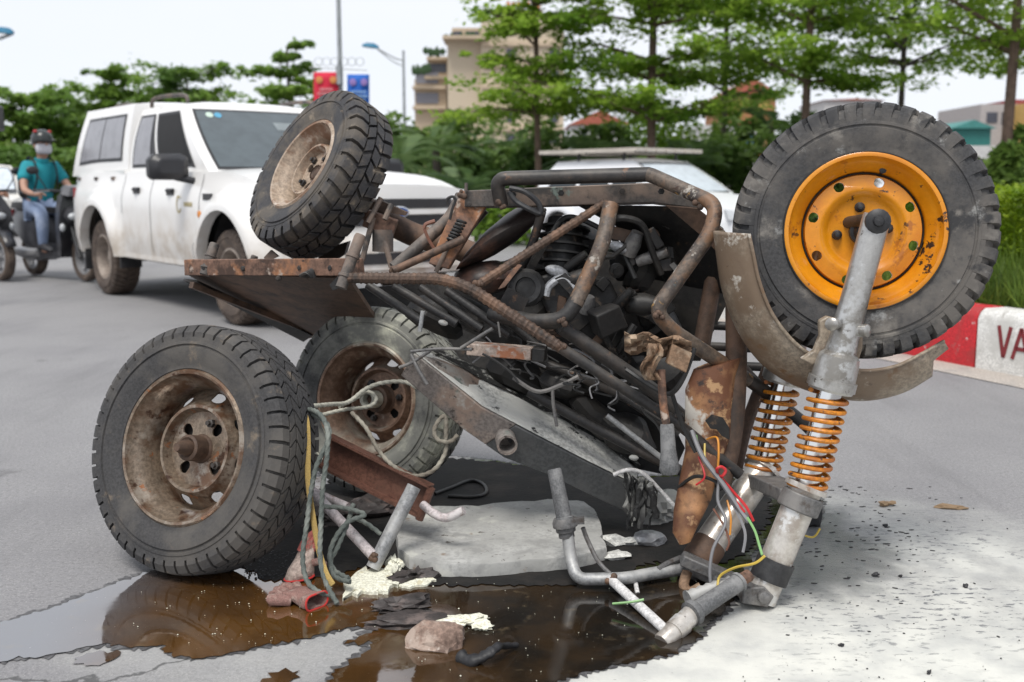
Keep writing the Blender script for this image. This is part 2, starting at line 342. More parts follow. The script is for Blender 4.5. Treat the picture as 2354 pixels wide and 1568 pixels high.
# --- front wheel
def wheel_part(name, c, axis, parent, spin=0):
    return empty(name, c, frame(axis)@Matrix.Rotation(spin, 3, 'Z'), parent)
fc = P(1981, 533, 2.70)
fax = rel_axis(1981, 533, .13, .03, .99)
fw = wheel_part('front_wheel', fc, fax, trike)
Rr, w, lip = .325, .130, .196
tyre_mb(Rr, w, lip, lug_rows(Rr, w, 43, frac=.62), deep=.0135).build('tyre', rubber, fw, local=True, sharp=30)
hw = w/2
prof = [(lip+.004, hw*.97), (lip-.002, hw*1.04), (lip-.009, hw*1.02), (lip-.013, hw*.82), (lip-.02, hw*.70), (lip-.042, hw*.40), (lip-.045, hw*.02), (lip-.049, hw*.0), (.142, hw*.30), (.118, hw*.42), (.098, hw*.36), (.088, hw*.12), (.078, hw*.02), (.062, hw*.06), (.03, hw*.06), (.0, hw*.06)]
prof = prof[:8]+[(.146, hw*.14), (.143, hw*.30), (.113, hw*.44), (.102, hw*.42), (.09, hw*.16), (.08, hw*.10), (.03, hw*.10), (.0, hw*.10)]
rm = rim_mb(prof, 96, {9: (8, .12, .0125, .0135)}); rim_back(rm, lip, w, lip)
rm.build('rim', yellow, fw, local=True, sharp=50)
for rr_, zz_, th in ((.1485, hw*.10, .0028), (lip+.0035, hw*.99, .0022)): MB().tube([Vector((rr_*math.cos(a), rr_*math.sin(a), zz_)) for a in [2*math.pi*k/64 for k in range(65)]], th, 6).build('grime_gap_ring', burnt, fw, local=True)  # inner ring is dirt, outer one paints the dark tyre bead gap
for k in range(4):
    a = R_(8+90*k); p = Vector((.063*math.cos(a), .063*math.sin(a), hw*.10))
    MB().lathe([(.013, 0), (.013, .008), (.0105, .010), (.0105, .018), (.006, .023), (0, .024)], Matrix.Translation(p), 10).build('lug_nut', blackrub, fw, local=True)
MB().lathe([(.034, 0), (.034, .03), (.026, .034), (.02, .05), (0, .05)], Matrix.Translation((0, 0, hw*.1)), 20).build('hub', blackrub, fw, local=True)
MB().lathe([(.009, -.02), (.009, .012), (.005, .014), (0, .014)], Matrix.Translation((.160*math.cos(R_(75)), .160*math.sin(R_(75)), hw*.32)), 8).build('valve', blackrub, fw, local=True)

# --- fork
A0, A1, A2, A3 = P(2017, 494, 2.545), P(1908, 898, 2.545), P(1853, 1122, 2.53), P(1747, 1378, 2.50)
off = P(1797, 882, 2.86)-P(1905, 900, 2.55)
def along(a, b, prof, seg=28, m=None):
    d = b-a; ln = d.length; m = m or MB()
    return m.lathe([(r, t*ln) for t, r in prof], Matrix.Translation(a)@frame(d, (0, 1, 0)).to_4x4(), seg)
legp = [(0, 0), (0, .030), (.004, .032), (.02, .0335), (.45, .034), (.70, .0355), (.775, .039), (.80, .050), (.845, .0535), (.93, .0545), (.932, .060), (.985, .060), (.986, .056), (1.0, .054), (1.0, 0)]
def coil(a, b, r, wire, turns):
    d = (b-a); M = frame(d, (0, 1, 0)); n = turns*22
    return [a+d*(i/n)+M@Vector((r*math.cos(2*math.pi*turns*i/n), r*math.sin(2*math.pi*turns*i/n), 0)) for i in range(n+1)]
FB = P(1603, 1292, 2.70)
for k, o in enumerate((Vector(), off)):
    lp = legp if not k else legp
    leg = along(A0+o, A1+o, lp).build('fork_lower_leg', alu, trike, sharp=30)
    along(A1+o, A2+o, [(-.05, .030), (1.03, .030)]).build('fork_stanchion', chrome, trike)
    MB().tube(coil(A1.lerp(A2, .03)+o, A1.lerp(A2, .985)+o, .046, .0058, 9 if k else 10), .0058, 8).build('fork_spring', orange, trike)
    along(A2+o, A3 if not k else FB, [(-.03, .0), (-.03, .052), (0, .054), (.012, .054), (.014, .041 if not k else .044), (1.0, .040 if not k else .045), (1.0, 0)]).build('fork_upper_tube', whitetube, trike)
# axle bolt in the end of the near leg
ax = MB(); Mx = Matrix.Translation(A0+(A1-A0)*.006+Vector((-.008, -.030, -.012)))@frame(fax).to_4x4()
ax.lathe([(.030, -.01), (.030, .006), (.024, .010), (.014, .012), (.011, .02), (0, .022)], Mx, 16).build('axle_bolt', blackrub, trike)
MB().tube([A0+Vector((0, .02, -.01)), A0+off], .016, 12).build('front_axle', steel_dk, trike)
# clamps
c2a = A2+(A3-A2)*.05; c2b = c2a+off
m = along(c2a-(A3-A2)*.0, c2a+(A3-A2)*.15, [(0, .044), (0, .053), (1, .053), (1, .044)]); m.beam(c2a.lerp(c2b, .1)+Vector((0, 0, -.012)), c2a.lerp(c2b, .95)+Vector((0, 0, -.012)), .10, .034, (.1, 0, 1))
along(c2b, c2b+(A3-A2)*.15, [(0, .044), (0, .053), (1, .053), (1, .044)], m=m)
m.build('lower_fork_clamp', greycast, trike, bevel=.004)
c3 = A3-(A3-A2)*.03; d3 = (A3-A2).normalized()
m = along(c3-d3*.10, c3-d3*.045, [(0, .043), (0, .0475), (1, .0475), (1, .043)])
m.build('fork_collar', blackrub, trike)
h3 = P(1600, 1312, 2.70)
m = MB(); m.beam(c3+Vector((-.01, 0, .0)), h3, .085, .026, (.4, 0, 1)); m.build('upper_fork_clamp', greycast, trike, bevel=.004)
m = MB(); e = P(1738, 1372, 2.46); m.loft([[e+Vector(q) for q in ((-.035, 0, -.018), (.03, 0, -.028), (.045, 0, .0), (.02, 0, .025), (-.03, 0, .022))], [e+Vector((q[0], .06, q[2])) for q in ((-.035, 0, -.018), (.03, 0, -.028), (.045, 0, .0), (.02, 0, .025), (-.03, 0, .022))]])
m.lathe([(.016, 0), (.016, .012), (.008, .016), (0, .016)], Matrix.Translation(e+Vector((.018, 0, 0)))@frame((0, -1, .1)).to_4x4(), 10)
m.build('clamp_lug', greycast, trike, bevel=.003)
# steering head
s0, s1 = A2+off, FB
along(s0, s1, [(.80, .045), (.82, .0475), (.98, .0475), (1.0, .045)]).build('tube_end_ring', rustdark, trike)
along(s0, s1, [(1.0, .02), (1.02, .046), (1.08, .05), (1.09, .03), (1.16, .03), (1.16, 0)]).build('head_nut', greycast, trike)
m = MB(); m.beam(P(1567, 1283, 2.62), P(1706, 1342, 2.60), .05, .030, (.3, 0, 1)); m.build('bracket_bar', greycast, trike, bevel=.004)
MB().tube(spline([P(1580, 1315, 2.63), P(1572, 1345, 2.61), P(1585, 1362, 2.6), P(1612, 1350, 2.6)]), .014, 10).build('bracket_hook', tan_m, trike)
# scorched gusset between the head tube and the frame
gst = [(1648, 836, 2.80, .066), (1634, 880, 2.79, .070), (1630, 960, 2.78, .066), (1622, 1020, 2.76, .062), (1604, 1090, 2.73, .056), (1588, 1160, 2.69, .050), (1574, 1215, 2.66, .036), (1572, 1245, 2.65, .016)]
rings = []
for px, py, Y, r in gst:
    c = P(px, py, Y); rings.append([c+Vector((r*math.cos(t)*(1 if math.cos(t) > 0 else .95), .6*r*math.sin(t)*1.0, .25*r*math.cos(t))) for t in [2*math.pi*j/16 for j in range(16)]])
MB().loft(rings).jitter(.004, 24).build('steering_gusset', gusset_m, trike)
tube('frame_tube', [P(1692, 700, 2.84), P(1692, 860, 2.80), P(1682, 1000, 2.77), P(1655, 1120, 2.72)], .029, rustdark, smooth=True)
tube('frame_tube', [P(1640, 640, 3.02), P(1612, 800, 2.98)], .025, rustdark)
tube('frame_tube', [P(1785, 800, 3.0), P(1722, 960, 2.98), P(1690, 1090, 2.9)], .018, rustdark, smooth=True)
tube('frame_tube', [P(1690, 830, 2.86), P(1745, 890, 2.98), P(1850, 975, 3.1), P(1890, 1020, 3.15)], .019, steel_dk, smooth=True)
m = MB(); m.prism([P(x, y, 2.70) for x, y in ((1622, 968), (1640, 952), (1664, 958), (1680, 985), (1678, 1012), (1662, 1000), (1650, 985), (1636, 984))], (0, .012, 0)); m.jitter(.003, 50).build('hole_patch', burnt, trike)  # black plate standing in for the dark hole in the gusset
# --- mudguard: strip that wraps below the wheel
near = [(1722, 538, 2.60), (1732, 585, 2.60), (1745, 645, 2.60), (1772, 715, 2.60), (1812, 772, 2.60), (1858, 812, 2.60), (1915, 838, 2.60), (1985, 852, 2.60), (2055, 843, 2.60), (2110, 818, 2.60), (2170, 784, 2.62)]
far = [(1664, 530, 2.76), (1670, 590, 2.78), (1678, 655, 2.79), (1704, 735, 2.79), (1750, 808, 2.79), (1812, 852, 2.79), (1890, 880, 2.78), (1980, 893, 2.76), (2060, 876, 2.74), (2115, 842, 2.70), (2171, 788, 2.64)]
nn = spline([P(*q) for q in near], 5); ff = spline([P(*q) for q in far], 5); rows = []
for i, (a, b) in enumerate(zip(nn, ff)):
    mid = P(1990, 545, 2.7); outw = ((a+b)/2-mid); outw.y = 0; outw.normalize(); row = []
    for j in range(9):
        t = j/8; row.append(a.lerp(b, t)+outw*(.055*(1-(2*t-1)**2))*(1 if i < len(nn)-4 else .4))
    rows.append(row)
m = MB(); m.grid(rows); MB().tube(nn, .0045, 8).build('mudguard_bead', fender_m, trike)
o = m.build('mudguard', fender_m, trike); sl = o.modifiers.new('thick', 'SOLIDIFY'); sl.thickness = .004
for pl_ in (((1884, 738), (1903, 727), (1924, 733), (1916, 790), (1898, 826), (1868, 840), (1842, 826), (1872, 806), (1886, 772)), ((1966, 742), (1984, 752), (1984, 800), (1972, 838), (1980, 862), (1958, 862), (1956, 800))): MB().prism([P(x, y, 2.552) for x, y in pl_], (0, .022, 0)).build('mudguard_bracket', fender_m, trike, bevel=.004)
for q, dr in (((1916, 745, 2.51), (-.6, -1, .1)), ((1978, 760, 2.52), (.8, -1, .1))): MB().lathe([(.016, -.01), (.016, .02), (.01, .024), (0, .024)], Matrix.Translation(P(*q))@frame(dr).to_4x4(), 12).build('bracket_boss', alu, trike)
# --- frame tubes and rails
tube('bumper_bar', [P(1150, 474, 3.0), P(1140, 411, 2.98), P(1490, 401, 2.92), P(1640, 476, 2.78), P(1636, 520, 2.74), P(1503, 712, 2.72), P(1545, 758, 2.73), P(1720, 872, 2.82)], [.0215]*999, steel_rust, rad=.055) if False else None
q = fillet([P(1152, 472, 3.0), P(1141, 411, 2.98), P(1492, 401, 2.92)], .03)
MB().tube(q+[P(1500, 404, 2.915)], .0205, 14).build('bumper_bar', steel_dk, trike)
q = fillet([P(1488, 401, 2.92), P(1500, 404, 2.915), P(1648, 470, 2.78), P(1634, 535, 2.75), P(1506, 715, 2.72), P(1545, 760, 2.73), P(1720, 874, 2.84)], .055)
MB().tube(q, .0205, 14).build('bumper_bar', steel_rust, trike)
tube('frame_tube', [P(1720, 872, 2.845), P(1800, 930, 2.9)], .0195, steel_dk)
m = MB(); m.loft([[P(x, y, Y) for x, y, Y in s] for s in ([(1068, 438, 3.05), (1068, 476, 3.05), (1068, 480, 3.12), (1068, 440, 3.12)], [(1250, 430, 3.02), (1250, 474, 3.02), (1250, 477, 3.10), (1250, 432, 3.10)], [(1500, 420, 2.97), (1500, 466, 2.97), (1500, 470, 3.05), (1500, 422, 3.05)], [(1550, 444, 2.93), (1560, 474, 2.93), (1565, 478, 3.0), (1555, 446, 3.0)], [(1606, 468, 2.90), (1610, 480, 2.90), (1612, 484, 2.96), (1608, 470, 2.96)])])
m.build('chassis_rail', rail_m, trike, bevel=.003)
m = MB(); m.loft([[P(x, y, Y) for x, y, Y in s] for s in ([(1062, 436, 3.07), (1120, 470, 3.06), (1122, 474, 3.13), (1064, 438, 3.13)], [(985, 606, 3.0), (1030, 618, 3.0), (1034, 620, 3.08), (990, 608, 3.08)])])
m.build('chassis_rail', rustplate, trike, bevel=.003)
tube('frame_tube', [P(1110, 478, 3.16), P(1040, 560, 3.16), P(1000, 612, 3.14)], .022, steel_dk)
tube('brace_tube', [P(905, 616, 3.08), P(975, 555, 3.12), P(1036, 500, 3.15), P(1060, 450, 3.18)], .0185, rail_m)
MB().tube(coil(P(1036, 556, 2.99), P(1062, 508, 3.0), .012, .004, 7), .0042, 6).build('return_spring', steel_dk, trike)
tube('brace_tube', [P(905, 622, 2.95), P(1066, 549, 2.98)], .0115, rebar_m)
tube('brace_tube', [P(1002, 625, 3.0), P(1050, 525, 3.02)], .007, rail_m)
rebar('roll_bar', [P(804, 639, 2.94), P(1050, 641, 2.84), P(1180, 728, 2.80), P(1290, 800, 2.78)], .0155, rebar_m, .09)
tube('roll_bar', [P(1288, 799, 2.78), P(1560, 975, 2.74), P(1702, 1092, 2.72)], .0150, steel_dk)
rebar('diagonal_bar', [P(1098, 656, 2.90), P(1392, 466, 2.96)], .0125, rebar_m)
tube('bent_frame_tube', [P(1404, 470, 2.93), P(1388, 555, 2.88), P(1322, 700, 2.83)], .0225, steel_rust)
tube('bent_frame_tube', [P(1330, 684, 2.836), P(1298, 735, 2.82), P(1235, 742, 2.85), P(1130, 722, 2.95)], .0225, steel_dk, rad=.06)
tube('frame_tube', [P(1293, 754, 2.86), P(1505, 898, 2.84), P(1620, 1010, 2.83)], .0205, steel_dk)
for a, b in (((845, 655), (966, 737)), ((905, 658), (1050, 745)), ((966, 660), (1108, 757)), ((1026, 668), (1172, 770))):
    tube('bed_slat', [P(a[0], a[1], 2.98), P(b[0], b[1], 2.93)], .0125, steel_dk)
tube('bed_slat', [P(1150, 722, 3.0), P(1240, 800, 2.98)], .012, steel_dk)
tube('frame_tube', [P(1215, 900, 3.0), P(1400, 1000, 2.95), P(1600, 1100, 2.9)], .016, steel_dk, smooth=True)
tube('frame_tube', [P(1240, 830, 3.05), P(1420, 905, 3.0), P(1560, 1000, 2.95)], .014, steel_dk, smooth=True)
tube('frame_tube', [P(1395, 955, 2.93), P(1530, 1060, 2.9)], .008, greytube)
# handle ring near the rail
MB().tube(spline([P(1172, 432, 2.96), P(1205, 440, 2.95), P(1236, 465, 2.95), P(1242, 490, 2.95), P(1215, 480, 2.95), P(1185, 462, 2.96), P(1170, 440, 2.96)]), .008, 8).build('handle_loop', blackrub, trike)
tube('frame_tube', [P(1246, 486, 3.0), P(1225, 560, 3.02), P(1200, 612, 3.05)], .013, steel_dk)
rw = random.Random(4)
for x, y, Y in ((1398, 476, 2.925), (1392, 470, 2.94), (1290, 740, 2.80), (1100, 652, 2.89), (1606, 470, 2.80), (1516, 724, 2.70), (1700, 862, 2.82), (1690, 700, 2.82), (1152, 470, 2.98), (1060, 446, 3.03), (905, 618, 2.96), (1404, 1332, 2.575), (860, 1282, 2.69), (1244, 486, 2.99), (1560, 960, 2.74), (1290, 800, 2.77), (1650, 1118, 2.70)):
    m = MB()
    for k in range(5): m.ball(P(x+rw.uniform(-9, 9), y+rw.uniform(-7, 7), Y), rw.uniform(.005, .010), None, None, None, 7, 5)
    o = m.build('weld_bead', rw.choice([rebar_m, steel_dk, rustdark]), trike); o['kind'] = 'stuff'
for x, y, Y in ((1180, 448, 3.0), (1290, 444, 2.99), (1430, 440, 2.975), (1520, 440, 2.93), (1078, 470, 3.03), (1030, 560, 3.0), (470, 617, 3.38), (560, 617, 3.28), (690, 616, 3.15), (760, 616, 3.08), (640, 640, 3.2)):
    MB().lathe([(.009, -.004), (.009, .005), (.005, .006), (.005, .012), (0, .012)], Matrix.Translation(P(x, y, Y))@frame((0, -1, .05)).to_4x4(), 6).build('bolt_head', steel_dk, trike)
# --- dark body sheets and black fillers behind the gaps
m = MB(); m.prism([P(1062, 612, 3.36), P(1160, 600, 3.38), P(1240, 570, 3.38), P(1380, 575, 3.38), P(1500, 600, 3.34), P(1510, 830, 3.34), P(1420, 900, 3.3), P(1250, 850, 3.34), P(1010, 730, 3.4)], (0, .01, 0)); m.build('dark_sheet', burnt, trike)  # added so the gaps between the engine parts look dark
m = MB(); pl = [P(1330, 474, 3.02), P(1600, 478, 2.95), P(1664, 528, 2.95), P(1700, 640, 2.96), P(1685, 680, 2.98), P(1600, 660, 3.12), P(1490, 640, 3.22), P(1460, 560, 3.2), P(1415, 520, 3.12)]
m.prism(pl, (0, .008, .004)); m.build('dark_sheet', burnt, trike)
m = MB(); m.prism([P(1560, 640, 3.25), P(1690, 660, 3.2), P(1650, 740, 3.2), P(1610, 830, 3.25), P(1480, 830, 3.3), P(1400, 720, 3.32), P(1470, 640, 3.3)], (0, .01, 0)); m.build('dark_sheet', burnt, trike)
m = MB(); m.prism([P(1532, 474, 2.935), P(1604, 480, 2.90), P(1668, 534, 2.90), P(1668, 600, 2.91), P(1610, 540, 2.93)], (0, .006, .003)); m.build('corner_sheet', rustdark, trike)
for y in (748, 796, 838):
    tube('side_rail', [P(1630, y, 3.22), P(1800, y+8, 3.2)], .014, steel_dk)
m = MB(); m.prism([P(820, 664, 3.72), P(1060, 640, 3.7), P(1300, 780, 3.6), P(1280, 930, 3.5), P(1050, 850, 3.6), P(880, 740, 3.7)], (0, .01, 0)); m.build('dark_sheet', burnt, trike)  # added behind slats and box to keep that opening black
rq = random.Random(12)
for i in range(46):
    x, y = rq.uniform(1110, 1600), rq.uniform(500, 860)
    if y > 560+(x-1110)*.75+120 or y < 640-(x-1100)*.5: continue
    a = R_(rq.choice([35, 60, 90, 125, 150, -30])+rq.uniform(-12, 12)); l = rq.uniform(20, 65); Y = rq.uniform(2.95, 3.12); c1, c2 = P(x-math.cos(a)*l, y-math.sin(a)*l, Y), P(x+math.cos(a)*l, y+math.sin(a)*l, Y+rq.uniform(-.05, .05)); k = i % 4; mt = rq.choice([burnt, burnt, burnt, burnt2, steel_dk, rustdark])
    if k == 0: MB().beam(c1, c2, rq.uniform(.015, .03), .006, (0, -1, rq.uniform(-.5, .5))).build('engine_bracket', mt, trike)
    elif k == 1: MB().tube([c1, c1.lerp(c2, .5)+Vector((0, 0, rq.uniform(-.02, .02))), c2], rq.uniform(.005, .011), 8).build('engine_rod', mt, trike)
    elif k == 2: MB().lathe([(.008, -.012), (.014, -.012), (.014, -.004), (.022, -.004), (.022, .006), (.012, .008), (.012, .016), (0, .016)], Matrix.Translation(c1)@frame((rq.uniform(-.6, .6), -1, rq.uniform(-.6, .6))).to_4x4(), 10).build('engine_bolt', mt, trike)
    else: MB().box(c1, rq.uniform(.015, .035), .012, rq.uniform(.012, .03), Matrix.Rotation(a, 3, 'Y')).jitter(.003, 60).build('engine_plate', mt, trike, bevel=.003)
m = MB(); m.prism([P(1235, 872, 3.22), P(1400, 850, 3.2), P(1500, 880, 3.16), P(1575, 1030, 3.1), P(1545, 1095, 3.1), P(1450, 1075, 3.16), P(1250, 975, 3.22)], (0, .01, 0)); m.build('dark_sheet', burnt, trike)  # added to darken the opening between frame and box
# --- fuel tank, engine and burnt machinery
tk = [(1060, 600, 3.16, .028), (1090, 575, 3.16, .062), (1130, 550, 3.17, .085), (1175, 525, 3.18, .09), (1215, 508, 3.19, .07), (1238, 498, 3.2, .03)]
MB().loft([[P(x, y, Y)+Vector((r*.55*math.cos(t), .12*math.sin(t), r*math.cos(t)*.9)) for t in [2*math.pi*j/18 for j in range(18)]] for x, y, Y, r in tk]).build('fuel_tank', tank_m, trike)
MB().ball(P(1115, 640, 3.12), .10, .1, .05).jitter(.006).build('seat_pan', tank_m, trike)
MB().tube([P(1300, 505, 3.12), P(1292, 570, 3.1), P(1288, 655, 3.08)], [.052, .06, .05], 14).build('cylinder_barrel', burnt2, trike)
for i in range(6):
    c = P(1298-i*2.0, 525+i*20, 3.115-.006*i); MB().lathe([(.03, -.004), (.078, -.003), (.078, .003), (.03, .004)], Matrix.Translation(c)@frame((P(1300, 505, 3.12)-P(1288, 655, 3.08))).to_4x4(), 18).build('cooling_fin', burnt2, trike)
MB().loft([[P(x, y, Y) for x, y in ((1225, 640), (1290, 620), (1400, 640), (1440, 720), (1400, 800), (1280, 770))] for Y in (3.0, 3.22)]).build('crankcase', burnt2, trike, bevel=.01)
MB().lathe([(.055, 0), (.055, .02), (.045, .03), (.03, .03), (.028, .022), (0, .022)], Matrix.Translation(P(1212, 662, 3.0))@frame((-.2, -1, .15)).to_4x4(), 20).build('clutch_cover', burnt2, trike)
MB().box(P(1180, 695, 2.97), .035, .01, .03, Matrix.Rotation(.5, 3, 'Y')).build('bracket_plate', steel_dk, trike)
MB().prism([P(1275, 640, 2.97), P(1300, 628, 2.97), P(1420, 740, 2.95), P(1400, 770, 2.95)], (0, .02, 0)).build('mount_plate', burnt, trike)
MB().prism([P(1145, 665, 2.96), P(1160, 660, 2.96), P(1200, 610, 2.98), P(1188, 606, 2.98)], (0, .01, 0)).build('bracket_plate', rustplate, trike)
MB().box(P(1395, 735, 2.92), .044, .03, .036, Matrix.Rotation(-.45, 3, 'Y')@Matrix.Rotation(.5, 3, 'Z')@Matrix.Rotation(.3, 3, 'X')).jitter(.007, 34).build('battery_case', burnt, trike, bevel=.006)
for (x, y, Y, a, b, c, rt) in ((1475, 640, 3.08, .05, .05, .055, .3), (1545, 600, 3.1, .055, .06, .07, -.3), (1430, 600, 3.1, .04, .05, .05, .1), (1510, 740, 3.12, .07, .06, .06, .5), (1340, 560, 3.16, .055, .05, .06, -.2), (1390, 830, 3.05, .09, .06, .05, .4), (1480, 880, 3.05, .08, .07, .06, .6), (1300, 880, 3.1, .09, .07, .05, .5), (1380, 960, 3.08, .1, .06, .05, .55), (1180, 860, 3.15, .10, .06, .06, .4), (1245, 720, 3.14, .08, .05, .06, .4), (1160, 770, 3.12, .09, .06, .05, .5), (1450, 1000, 3.04, .1, .06, .05, .6), (1080, 720, 3.15, .08, .06, .04, .5), (1000, 730, 3.2, .1, .06, .05, .6), (1530, 850, 3.0, .06, .05, .06, .5)):
    m = MB().ball(P(x, y, Y), a, b, c, Matrix.Rotation(rt, 3, 'Y'), 10, 7).jitter(.012, 30); m.build('burnt_engine_lump', random.choice([burnt, burnt, burnt2]), trike, sharp=15)
for (x, y, Y, l, r, ang) in ((1455, 560, 3.0, .07, .022, 70), (1500, 590, 3.0, .09, .016, 20), (1340, 640, 2.98, .06, .025, 10), (1430, 690, 2.98, .08, .014, 50), (1350, 700, 2.96, .05, .02, 80), (1325, 600, 3.0, .07, .013, 40), (1480, 700, 3.0, .07, .03, 0), (1470, 790, 2.98, .08, .015, 30)):
    a = P(x, y, Y); d = Vector((math.cos(R_(ang)), -.3, math.sin(R_(ang))))*l/2; MB().tube([a-d, a, a+d], [r, r*1.15, r*.8], 10).build('engine_fitting', random.choice([burnt2, burnt, greycast]), trike)
MB().box(P(1430, 540, 3.02), .055, .012, .018, Matrix.Rotation(.25, 3, 'Y')).build('bracket_plate', rustdark, trike)
MB().tube(spline([P(1400, 505, 2.95), P(1440, 502, 2.95), P(1478, 520, 2.96), P(1500, 580, 2.98), P(1520, 630, 3.0)]), .010, 8).build('brake_hose', burnt, trike)
MB().tube(spline([P(1255, 560, 3.0), P(1300, 500, 3.05), P(1370, 520, 3.05), P(1420, 560, 3.02), P(1460, 640, 3.0)]), .008, 8).build('brake_hose', w_blk, trike)
for c in ((1275, 625), (1420, 575)):
    m = MB().ball(P(c[0], c[1], 3.0), .035, .02, .016, Matrix.Rotation(.5, 3, 'Y')).jitter(.006, 40); m.build('melted_alloy_part', silver_m, trike)
MB().tube(spline([P(1255, 680, 2.98), P(1265, 655, 2.98), P(1300, 640, 2.98), P(1340, 690, 2.97)]), .012, 8).build('melted_alloy_part', silver_m, trike)
MB().ball(P(1290, 506, 3.14), .045, .02, .013, Matrix.Rotation(-.5, 3, 'Y')).jitter(.005, 50).build('melted_alloy_part', silver_m, trike)
# small box beam, crumpled sheet
m = MB(); m.beam(P(1078, 800, 2.92), P(1225, 812, 2.87), .05, .034); m.build('short_box_beam', flakepale, trike, bevel=.003)
m = MB(); m.beam(P(1226, 812, 2.866), P(1255, 815, 2.86), .054, .038); m.build('beam_cap', burnt, trike, bevel=.003)
rows = []
for i in range(12):
    row = []
    for j in range(6):
        px = 1436+i*14; py = 762+j*9+6*math.sin(i*1.3)+i*1.6; row.append(P(px, py, 2.62+.02*math.sin(i*1.7+j*2.1)+.012*j))
    rows.append(row)
m = MB().grid(rows); o = m.build('crumpled_sheet', tan_m, trike, sharp=20); o.modifiers.new('thick', 'SOLIDIFY').thickness = .003
rows = [[P(1480+i*9+8*math.sin(j*1.1), 790+j*14, 2.60+.02*math.sin(i*2.2+j*1.4)) for i in range(5)] for j in range(7)]
m = MB().grid(rows); o = m.build('crumpled_sheet', tan_m, trike, sharp=20); o.modifiers.new('thick', 'SOLIDIFY').thickness = .003
MB().prism([P(1545, 790, 2.62), P(1592, 812, 2.62), P(1578, 858, 2.62), P(1532, 836, 2.62)], (.0, .03, .0)).build('control_box', tan_m, trike, bevel=.003)
# gear lever
tube('gear_lever', [P(1520, 850, 2.62), P(1524, 920, 2.60), P(1533, 985, 2.58)], .0105, rustplate, smooth=True)
g0, g1 = P(1533, 975, 2.58), P(1540, 1094, 2.56)
along(g0, g1, [(0, 0), (.0, .016), (.04, .018), (.5, .0195), (.72, .0235), (.88, .0265), (.97, .020), (1.0, 0)], 18).build('gear_lever_grip', griprub, trike)
# handlebars
tube('handlebar', [P(1302, 1200, 2.66), P(1311, 1280, 2.64), P(1325, 1332, 2.60), P(1440, 1330, 2.60), P(1500, 1318, 2.64), P(1585, 1306, 2.68)], .0165, greytube, rad=.07)
along(P(1274, 1078, 2.70), P(1298, 1196, 2.66), [(0, 0), (0, .016), (.03, .019), (.5, .020), (.94, .021), (.95, .027), (1, .027), (1, 0)], 16).build('grip', griprub, trike)
m = along(P(1297, 1190, 2.66), P(1303, 1235, 2.655), [(0, .0), (0, .028), (.2, .033), (.45, .033), (.5, .027), (.7, .026), (.75, .021), (1, .021), (1, 0)], 16); m.beam(P(1312, 1197, 2.65), P(1343, 1196, 2.65), .02, .016); m.build('lever_clamp', greycast, trike)
tube('handlebar_brace', [P(1404, 1332, 2.585), P(1540, 1458, 2.31)], .0125, whitedust)
MB().tube(spline([P(1340, 1213, 2.66), P(1350, 1240, 2.66), P(1375, 1290, 2.63), P(1405, 1322, 2.6)]), .006, 8).build('control_cable', greycast, trike)
MB().tube(spline([P(1460, 1325, 2.62), P(1462, 1345, 2.6), P(1466, 1365, 2.57)]), .006, 8).build('control_cable', whitedust, trike)
MB().tube(spline([P(1512, 1310, 2.64), P(1535, 1295, 2.66), P(1570, 1280, 2.68)]), .008, 8).build('control_cable', greycast, trike)
MB().tube(spline([P(1408, 1388, 2.45), P(1450, 1384, 2.44), P(1480, 1378, 2.44)]), .0032, 6).build('cable_tie', w_grn, trike)
along(P(1521, 1478, 2.285), P(1598, 1405, 2.36), [(0, 0), (0, .021), (.03, .023), (.35, .0235), (.36, .026), (.62, .027), (.63, .0245), (1, .024)], 18).build('throttle_housing', whitetube, trike)
along(P(1588, 1412, 2.345), P(1700, 1337, 2.44), [(0, .0), (0, .031), (.08, .031), (.14, .0225), (.6, .0215), (.95, .022), (.955, .025), (1, .025), (1, 0)], 18).build('grip', griprub, trike)
MB().tube([P(1694, 1340, 2.435), P(1722, 1322, 2.455)], .0155, 14, hollow=True).build('bar_end', rustplate, trike)
bts = []
for i in range(13): bts += [(i/12, .021-.0035*(i % 2)-.0006*i)]
along(P(1580, 1376, 2.47), P(1678, 1335, 2.52), [(0, 0)]+bts+[(1, 0)], 16).build('cable_boot', greytube, trike)
# wiring loom at the head
def wire(col, pts, r=.0028, name='wire'):
    return MB().tube(spline([P(*q) for q in pts], 6), r, 6).build(name, col, trike)
wire(w_red, [(1650, 1090, 2.62), (1648, 1078, 2.6), (1658, 1073, 2.6), (1668, 1082, 2.6), (1660, 1095, 2.6), (1650, 1092, 2.62)], .004)
wire(w_red, [(1655, 1095, 2.62), (1685, 1130, 2.60), (1715, 1165, 2.56), (1732, 1198, 2.55)], .0038)
wire(w_red, [(1660, 1108, 2.62), (1690, 1150, 2.58), (1712, 1178, 2.56)], .0034)
wire(w_ora, [(1625, 1010, 2.66), (1648, 1006, 2.62), (1652, 1040, 2.6), (1650, 1075, 2.6)]); wire(w_ora, [(1672, 1150, 2.60), (1680, 1190, 2.57), (1678, 1230, 2.56)])
wire(w_yel, [(1620, 1020, 2.67), (1622, 1060, 2.64), (1640, 1085, 2.62)]); wire(w_yel, [(1758, 1278, 2.44), (1735, 1295, 2.45), (1690, 1305, 2.48), (1655, 1325, 2.5), (1650, 1355, 2.48)], .0034)
wire(w_yel, [(1800, 1200, 2.62), (1830, 1222, 2.62), (1868, 1235, 2.62), (1885, 1215, 2.62)], .0028)
wire(w_grn, [(1718, 1190, 2.54), (1735, 1220, 2.51), (1745, 1252, 2.49), (1752, 1276, 2.47)], .0034)
wire(w_grn, [(1600, 1000, 2.68), (1612, 1050, 2.66), (1640, 1080, 2.63)])
